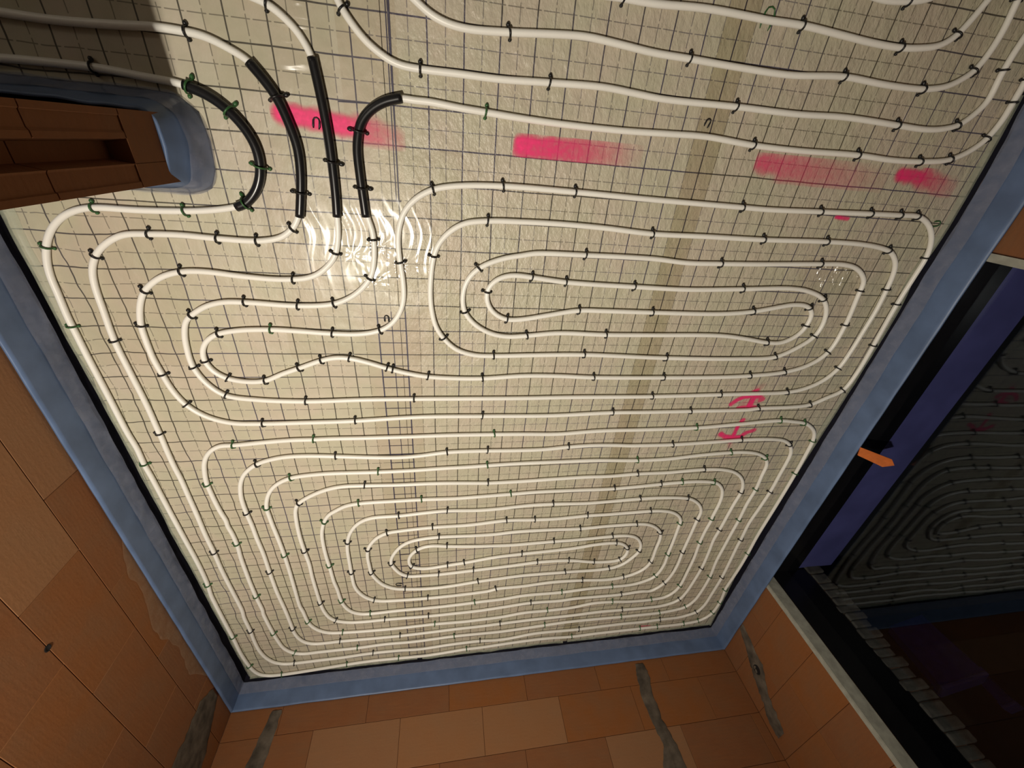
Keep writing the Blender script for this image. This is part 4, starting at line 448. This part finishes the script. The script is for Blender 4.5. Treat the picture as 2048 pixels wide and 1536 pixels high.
# ================================================================ blue edge strips
def strip(name, base, h, label, lean=None, crumpled=0.0, seed=0, side=1, step=.03, skirt_h=.068, dark=True):
    """base: 2-D path of the strip's room-side face at floor level; the strip stands on edge"""
    P = spline(base, step) if len(base) > 2 else [Vector((base[0][0] + (base[1][0]-base[0][0])*i/110, base[0][1] + (base[1][1]-base[0][1])*i/110, 0)) for i in range(111)]
    n = len(P); root = empty(name, (P[n//2].x, P[n//2].y, 0)); inv = Matrix.Translation(-root.location)
    nrm = []
    for i in range(n):
        t = (P[min(i+1, n-1)] - P[max(i-1, 0)]); t.z = 0; t.normalize(); nrm.append(Vector((-t.y, t.x, 0))*side)   # towards the room
    def sheet(nm, zs, off, m_, back, amp, topj=0., botj=0., sd=0, flare=0.):
        V = []; F = []; k = len(zs); s_ = 0
        for i in range(n):
            if i: s_ += (P[i]-P[i-1]).length
            for j, z in enumerate(zs):
                f = (z - zs[0])/(zs[-1]-zs[0]); d = off + amp*N3(s_*9, z*14, sd+seed) + crumpled*N3(s_*16, z*22, sd+seed+3)
                if lean: d += lean*min(1, max(0, z/h))
                if flare: d += flare*(1-f)**1.6*(1 + .5*N3(s_*4, sd+seed+11))
                zz = z
                if j == k-1: zz += topj*N3(s_*6, sd+seed+1)
                if j == 0: zz += botj*(N3(s_*5, sd+seed+2) + .5*N3(s_*14, sd+seed+6))
                q = P[i] + nrm[i]*d; V.append((q.x, q.y, zz))
        m2 = len(V)
        if back:
            for i in range(n):
                for j in range(k):
                    q = Vector(V[i*k+j]) - nrm[i]*back; V.append((q.x, q.y, V[i*k+j][2]))
        def quad(a, b, c, d): F.append((a, b, c, d) if side > 0 else (d, c, b, a))
        for i in range(n-1):
            for j in range(k-1):
                a = i*k+j; quad(a+k, a, a+1, a+k+1)
                if back: a += m2; quad(a, a+k, a+k+1, a+1)
            if back:
                a = i*k+k-1; quad(a+k, a, a+m2, a+k+m2)
        o = obj(nm, mesh_from(nm, V, F, m_, True), root); o.matrix_parent_inverse = inv; return o
    sheet('foam_band', [0.0, .03, .06, .09, .12, .145, h], 0, M['foam'], .008, .0015, .002, 0, 1)
    o = sheet('film_skirt', [.006, .02, .04, .06, skirt_h], .0030, M['skirt'], 0, .0036, .004, .006, 2, .008 if dark else .006); o['label'] = 'greyish translucent film skirt'
    if dark: o = sheet('gap_shade_band', [-.068, -.03, .006], .0045, M['foamshade'], 0, .001, .016, 0, 3)  # lower foam, the gap's shade put into its colour
    else: o = sheet('gap_shade_band', [-.068, -.03, -.002], .001, M['foamshade'], 0, .001, .002, 0, 3)
    o['label'] = 'lower edge below the film, gap shade painted in'
    return tag(root, label, 'edge strip')
strip('edge_insulation_strip', [(-1.240, -.580), (-1.240, -3.452)], .160, 'long blue foam edge strip standing along the left brick wall', seed=1, side=1)
strip('edge_insulation_strip', [(-1.240, -3.450), (2.075, -3.450)], .158, 'blue foam edge strip standing along the brick wall at the bottom of the picture', seed=12, side=1)
strip('edge_insulation_strip', [(2.075, -3.450), (2.070, -2.4), (2.073, -1.2), (2.072, -.70), (2.076, -.35), (2.055, -.08), (2.05, .3), (2.05, 1.1)], .162, 'blue foam edge strip along the right side, passing in front of the dark window', seed=23, side=1)
strip('edge_insulation_strip', [(-1.236, -.567), (-.80, -.567), (-.69, -.564), (-.640, -.548), (-.618, -.500), (-.612, -.430), (-.622, -.365), (-.665, -.330), (-.75, -.325), (-1.1, -.322), (-1.6, -.320), (-2.15, -.318)], .150, 'short blue foam edge strip wrapped round the brown wall end', lean=-.036, crumpled=.006, seed=34, side=-1, step=.02, skirt_h=.085, dark=False)

# ================================================================ heating pipes, sleeves and staples
RP = .0093
PN = {}
# the runs go on past the edge of the picture
def run_on(P, end, to):
    return P + to if end else to[::-1] + P
p = PIPES
x, y = p['A'][-1]; p['A'] = run_on(p['A'], 1, [(x+.03, y+.35), (x+.03, y+.9)]); x, y = p['A'][0]; p['A'] = run_on(p['A'], 0, [(x-.14, y+.03), (x-.34, y+.06), (x-.9, y+.07), (-1.9, y+.07)])
x, y = p['B'][0]; x2, y2 = p['B'][-1]; p['B'] = [(-2.1, y+.01), (x-.4, y+.01)] + p['B'] + [(x2-.4, y2+.01), (-2.1, y2+.01)]
for k_ in ('U2', 'U3', 'U4'):
    x, y = p[k_][-1]; p[k_] = run_on(p[k_], 1, [(x+.02, y+.25), (x+.02, y+.80)])
    x, y = p[k_][0]; p[k_] = run_on(p[k_], 0, [(x-.03, y+.2), (x-.03, y+.7)] if k_ != 'U4' else [(x-.25, y+.02), (x-.42, y+.12), (x-.46, y+.3), (x-.46, y+.6)])
x, y = p['U5'][-1]; p['U5'] = run_on(p['U5'], 1, [(x+.10, y+.20), (x+.11, y+.55)]); x, y = p['U5'][0]; p['U5'] = run_on(p['U5'], 0, [(x-.4, y+.02), (x-.8, y+.03)])
def pipe(key, label, step=.013):
    P = smooth([Vector((p.x, p.y, RP + .0006)) for p in spline(PIPES[key], step)], 3)
    o = obj('heating_pipe', tube('heating_pipe', P, RP, M['pipe'], 10)); tag(o, label, 'pipe'); PN[key] = o
pipe('B', 'white heating pipe coiled in the large nested spiral at the bottom of the floor')
pipe('A', 'white heating pipe looping in two nested ovals across the middle of the floor')
pipe('U2', 'white heating pipe in the second row above the pink dashes, bending up at right')
pipe('U3', 'white heating pipe in the third row above the pink dashes, bending up at right')
pipe('U4', 'white heating pipe in the fourth row above the pink dashes, crossing the top edge')
pipe('U5', 'short bend of white heating pipe just showing at the top right edge')
SLB = {'1': 'curved black pipe sleeve nearest the wrapped wall end, with green clips', '2': 'black pipe sleeve, second from the wall end, bending to the left at its top',
       '3': 'straight black pipe sleeve, third from the wall end and the longest', '4': 'black pipe sleeve hooked to the right at its top, farthest from the wall end'}
for k, pts in SLEEVES.items():
    P = smooth([Vector((p.x, p.y, .0138)) for p in spline(pts, .012)], 2)
    o = obj('pipe_sleeve', tube('pipe_sleeve', P, .0134, M['sleeve'], 14)); tag(o, SLB[k], 'sleeve'); PN[k] = o
def staple_mesh(sc, m_):
    """U-shaped plastic tacker clip: bow over the pipe, barbed feet spread on both sides"""
    R = .0118*sc; cz = .0090*sc
    path = [(-.0225*sc, .0045), (-.0185*sc, .0050), (-.0150*sc, .0050), (-R*1.02, cz*.75)]
    for i in range(9):
        a = math.pi*(1 - i/8); path.append((R*math.cos(a), cz + (R + .0035)*math.sin(a)))
    path += [(R*1.02, cz*.75), (.0140*sc, .0045), (.0165*sc, .0040), (.0190*sc, .0035)]
    rad = [.0035, .0060, .0058, .0036] + [.0028]*9 + [.0032, .0050, .0054, .0030]
    return tube('pipe_clip', [Vector((0, y, z)) for y, z in path], rad, m_, 6)
SM = {(g, s): staple_mesh(1.42 if s else 1.0, M['clipg' if g else 'clipk']) for g in (0, 1) for s in (0, 1)}
for n_, x, y, a, g_ in STAPLES:
    sl = n_ in '1234'
    o = bpy.data.objects.new('pipe_clip', SM[(g_, 1 if sl else 0)]); link(o, PN[n_])
    t = Vector((math.cos(a), math.sin(a)))
    flip = math.pi if (-math.sin(a)*.0 + math.cos(a)) > 0 else 0      # the long barb mostly lies on the upper side in the photo
    o.location = (x, y, .0004); o.rotation_euler = (random.uniform(-.06, .06), random.uniform(-.05, .05), a + flip + random.uniform(-.16, .16))
    if sl: o['label'] = 'green clip over the sleeve' if g_ else 'black clip over the sleeve'
    else: o['label'] = 'green clip' if g_ else 'black clip'
# loose clips lying on the film
def loose(px, py, rot, m_, label, sc=1.0):
    pts = [(-.020, .009), (-.012, .0105), (.004, .0105), (.012, .007), (.0145, 0), (.012, -.007), (.004, -.0105), (-.012, -.0105), (-.020, -.009)]
    P = [Vector((x*sc, y*sc, .0032)) for x, y in pts]
    o = obj('loose_pipe_clip', tube('loose_pipe_clip', P, [.0012, .0030, .0026, .0020, .0020, .0020, .0026, .0030, .0012], m_, 6)); o.location = (px, py, 0); o.rotation_euler = (0, 0, rot)
    return tag(o, label, 'clip')
loose(-0.315, -0.360, 1.40, M['clipk'], 'loose black clip lying on the pink dash between black sleeves', 0.80)
loose(-0.224, -2.557, 2.95, M['clipk'], 'loose black clip lying inside the lower spiral, near its centre', 1.00)
loose(-0.167, -0.950, 1.60, M['clipk'], 'loose black clip lying under the bright wrinkled film', 0.70)
loose(0.881, -0.257, 1.25, M['clipk'], 'loose black clip lying on the taped seam at right', 0.70)
loose(0.979, 0.011, 1.45, M['clipg'], 'loose green clip astride the top pipe at upper right', 1.50)
loose(1.977, -0.501, 0.15, M['clipg'], 'loose green clip at the corner bend beside the right strip', 0.90)
# ================================================================ pink spray marks
def spray(strokes, label, pad=.03, step=.004, z=.0004):
    """strokes: (x0,y0,x1,y1,half width, cover at start, cover at end, softness)"""
    xs = [v for s in strokes for v in (s[0], s[2])]; ys = [v for s in strokes for v in (s[1], s[3])]
    x0, x1, y0, y1 = min(xs)-pad, max(xs)+pad, min(ys)-pad, max(ys)+pad
    nx = max(4, int((x1-x0)/step)); ny = max(4, int((y1-y0)/step)); V = []; F = []; A = []
    for j in range(ny+1):
        for i in range(nx+1):
            x = x0+(x1-x0)*i/nx; y = y0+(y1-y0)*j/ny; V.append((x, y, z)); best = 0
            for a0, b0, a1, b1, w, c0, c1, sf in strokes:
                dx, dy = a1-a0, b1-b0; t = max(0, min(1, ((x-a0)*dx+(y-b0)*dy)/(dx*dx+dy*dy)))
                d = math.hypot(x-a0-dx*t, y-b0-dy*t); ww = w*(1 + .25*N3(x*30, y*30, 4))
                f = max(0, min(1, 1 - (d-ww*(1-sf))/(ww*2*sf))); best = max(best, f*f*(3-2*f)*(c0+(c1-c0)*t))
            A.append(best)
    for j in range(ny):
        for i in range(nx):
            a = j*(nx+1)+i; q = (a, a+1, a+nx+2, a+nx+1)
            if max(A[k] for k in q) > .004: F.append(q)
    me = mesh_from('spray_mark', V, F, M['spray']); at = me.attributes.new('cover', 'FLOAT', 'POINT'); at.data.foreach_set('value', A)
    return tag(obj('spray_mark', me), label, 'paint mark')
spray([(-.405, -.346, -.20, -.366, .024, 1.0, .95, .5), (-.20, -.366, -.10, -.384, .030, .75, .2, .6)], 'pink spray paint dash crossed by the black sleeves')
spray([(.285, -.370, .46, -.371, .030, .95, .62, .45), (.46, -.371, .655, -.366, .038, .62, .06, .7)], 'pink spray paint dash in the middle, right of the black sleeves')
spray([(1.125, -.352, 1.22, -.358, .030, .55, .45, .6), (1.22, -.358, 1.62, -.382, .042, .45, .06, .7)], 'pale pink spray paint dash, third from the left')
spray([(1.70, -.348, 1.80, -.351, .022, .85, .75, .5), (1.80, -.351, 1.94, -.380, .030, .65, .15, .7)], 'pink spray paint dash nearest the right hand edge strip')
spray([(1.51, -.505, 1.565, -.508, .006, .9, .8, .5)], 'tiny pink paint streak under the outer pipe at right')
spray([(1.455, -3.318, 1.52, -3.325, .010, .5, .4, .6)], 'small faint red paint spot by the strip at the bottom of the picture')
spray([(1.405, -1.355, 1.434, -1.329, 0.0120, 0.75, 0.82, 0.5), (1.434, -1.329, 1.462, -1.314, 0.0120, 0.82, 0.88, 0.5), (1.462, -1.314, 1.507, -1.310, 0.0120, 0.88, 0.95, 0.5), (1.507, -1.310, 1.547, -1.315, 0.0110, 0.85, 0.77, 0.5), (1.547, -1.315, 1.569, -1.331, 0.0110, 0.77, 0.68, 0.5), (1.569, -1.331, 1.554, -1.337, 0.0110, 0.68, 0.60, 0.5), (1.500, -1.287, 1.516, -1.278, 0.0120, 0.80, 0.60, 0.5), (1.511, -1.272, 1.532, -1.254, 0.0160, 0.20, 0.08, 0.7), (1.513, -1.318, 1.512, -1.355, 0.0160, 0.90, 0.93, 0.5), (1.512, -1.355, 1.507, -1.371, 0.0160, 0.93, 0.95, 0.5), (1.452, -1.381, 1.505, -1.372, 0.0110, 0.80, 0.80, 0.5), (1.505, -1.372, 1.555, -1.378, 0.0110, 0.80, 0.80, 0.5), (1.475, -1.358, 1.546, -1.331, 0.0250, 0.20, 0.20, 0.7)], 'pink spray painted arrow head pointing up the picture', .04, .003)
spray([(1.511, -1.453, 1.498, -1.485, 0.0110, 0.80, 0.85, 0.5), (1.498, -1.485, 1.497, -1.543, 0.0110, 0.85, 0.90, 0.5), (1.419, -1.537, 1.450, -1.555, 0.0130, 0.80, 0.83, 0.5), (1.450, -1.555, 1.500, -1.564, 0.0130, 0.83, 0.87, 0.5), (1.500, -1.564, 1.542, -1.562, 0.0130, 0.87, 0.90, 0.5), (1.541, -1.558, 1.565, -1.534, 0.0120, 0.85, 0.77, 0.5), (1.565, -1.534, 1.602, -1.520, 0.0120, 0.77, 0.70, 0.5), (1.418, -1.543, 1.406, -1.543, 0.0160, 0.20, 0.05, 0.7), (1.494, -1.591, 1.504, -1.624, 0.0120, 0.25, 0.10, 0.7)], 'pink spray painted arrow pointing down the picture to the strip', .04, .003)
# ================================================================ plaster-filled chases, holes
def chase(wall, axis, face, path, label, seed, out=1):
    P = [Vector(p) for p in path]; Q = []
    for a, b in zip(P[:-1], P[1:]):
        for i in range(7): Q.append(a.lerp(b, i/7))
    Q.append(P[-1]); V = []; F = []
    for i, (u, z, w) in enumerate(Q):
        l = w*(1 + .22*N3(i*.5, seed)); r = w*(1 + .22*N3(i*.5, seed+5)); cx = u + .008*N3(i*.35, seed+9)
        for k, (o_, h_) in enumerate(((-l, .0004), (-l*.8, .003), (-l*.25, .0045 + .0015*N3(i*.8, seed)), (r*.3, .0025 + .0015*N3(i*.7, seed+1)), (r*.8, .004), (r, .0004))):
            hh = face + out*(h_ + .0015)
            V.append((cx+o_, hh, z) if axis == 'x' else (hh, cx+o_, z))
    n = len(Q)
    for i in range(n-1):
        for k in range(5):
            a = i*6+k; F.append((a, a+1, a+7, a+6))
    o = obj('plaster_patch', mesh_from('plaster_patch', V, F, M['chase'], True), wall); o['label'] = label; return o
chase(wb, 'x', YB, [(1.395, .178, .030), (1.395, .24, .045), (1.37, .36, .042), (1.375, .50, .038), (1.40, .62, .040), (1.375, .74, .075), (1.36, 1.4, .06)], 'grey plaster-filled chase', 3)
chase(wb, 'x', YB, [(-.985, .176, .028), (-1.00, .30, .040), (-1.02, .44, .048), (-1.05, .70, .05), (-1.07, 1.3, .05)], 'grey plaster-filled chase', 13)
chase(wl, 'y', XL, [(-3.16, .175, .05), (-3.15, .26, .11), (-3.19, .40, .15), (-3.21, .55, .17), (-3.22, 1.2, .15)], 'wide dark plaster-filled chase', 23)
chase(wr, 'y', XR, [(-3.13, .165, .030), (-3.17, .26, .045), (-3.21, .34, .060), (-3.23, .40, .075), (-3.28, .47, .06), (-3.32, .53, .045), (-3.36, .62, .06), (-3.37, .70, .04)], 'grey plaster patch round a socket hole', 33, -1)
def dust(wall, face, y0, y1, z0, z1, seed):
    V = []; F = []; n = 60
    for i in range(n+1):
        y = y0 + (y1-y0)*i/n; e = min(1, 6*min(i/n, 1-i/n))
        zt = z0 + (z1-z0)*e*(.8 + .5*N3(y*4, seed) + .15*N3(y*19, seed))
        for k in range(4): V.append((face + .0008 + .0006*(k in (1, 2)), y, z0 + (max(zt, z0+.004)-z0)*k/3))
    for i in range(n):
        for k in range(3): a = i*4+k; F.append((a, a+4, a+5, a+1))
    o = obj('dust_smear', mesh_from('dust_smear', V, F, M['dust'], True), wall); o['label'] = 'thin tan mortar dust smear'
dust(wl, XL+.001, -3.02, -1.85, .150, .245, 5)
def disc_ring(name, wall, c, axis, r0, r1, d, m_, label):
    V = []; F = []; n = 20
    for r, h in ((r1, 0), (r0, d), (r0*.92, d*.2), (0, d*.15)):
        for k in range(n):
            a = 2*math.pi*k/n; rr = r*(1 + .08*N3(k*.9, r*90))
            V.append((c[0] + h, c[1] + rr*math.cos(a), c[2] + rr*math.sin(a)))
    for j in range(3):
        for k in range(n): F.append((j*n+k, j*n+(k+1) % n, (j+1)*n+(k+1) % n, (j+1)*n+k))
    o = obj(name, mesh_from(name, V, F, m_, True), wall); o['label'] = label; return o
disc_ring('socket_hole', wr, (XR-.005, -3.232, .392), 'x', .026, .030, -.003, M['hole'], 'round dark socket hole')
disc_ring('drill_hole', wl, (XL+.0015, -1.912, .545), 'x', .009, .012, .002, M['hole'], 'small dark drill hole')
# ================================================================ small things
me = mesh_from('orange_tab', [(2.0909, -1.5671, 0.166), (2.0762, -1.5147, 0.166), (2.2039, -1.5406, 0.232), (2.2415, -1.5789, 0.235), (2.1973, -1.5984, 0.222), (2.0909, -1.5671, 0.162), (2.0762, -1.5147, 0.162), (2.2039, -1.5406, 0.228), (2.2415, -1.5789, 0.231), (2.1973, -1.5984, 0.218)], [(0,1,2,3,4),(9,8,7,6,5),(0,5,6,1),(1,6,7,2),(2,7,8,3),(3,8,9,4),(4,9,5,0)], M['orange'])
tag(obj('orange_tab', me), 'orange plastic tab lying over the blue strip before the dark window', 'tab')
def bin_(x, y, z, sx, sy, sz, rot, label):
    o = empty('blue_bin', (x, y, z)); o.rotation_euler = (0, 0, rot)
    V = [(sx*.86*a, sy*.86*c, 0) for a, c in ((-1,-1),(1,-1),(1,1),(-1,1))] + [(sx*a, sy*c, sz) for a, c in ((-1,-1),(1,-1),(1,1),(-1,1))]
    obj('body', mesh_from('body', V, BOXF, M['blue']), o)
    obj('lid', bevel_box('lid', (-sx-.015, sx+.015, -sy-.015, sy+.015, sz, sz+.035), M['bluelid'], .012, 2), o)
    obj('rim', boxes('rim', [(-sx-.01, sx+.01, -sy-.01, -sy+.01, sz-.03, sz), (-sx-.01, sx+.01, sy-.01, sy+.01, sz-.03, sz)], M['blue']), o)
    return tag(o, label, 'bin')
bin_(4.48, -4.08, -.12, .18, .09, .50, .50, 'violet-lidded blue bin standing outside beyond the dark window')
bin_(5.84, -4.95, -.12, .17, .055, .50, -.62, 'narrow blue bin outside, seen nearest the lower right picture corner')

# ---------------------------------------------------------------- groups of repeated things
GROUPS = {'insulation': 'insulation rolls laid over the floor', 'film flap': 'overlapping film flaps between the rolls', 'plastic film': 'crumpled clear film patches on the floor',
          'edge strip': 'blue edge strips round the floor', 'pipe': 'white heating pipes on the floor', 'sleeve': 'black sleeves over the pipes', 'clip': 'loose clips lying on the film',
          'paint mark': 'pink spray paint marks on the film', 'bin': 'blue bins outside the window'}
for o in bpy.data.objects:
    if o.parent is None and o.get('category') in GROUPS: o['group'] = GROUPS[o['category']]
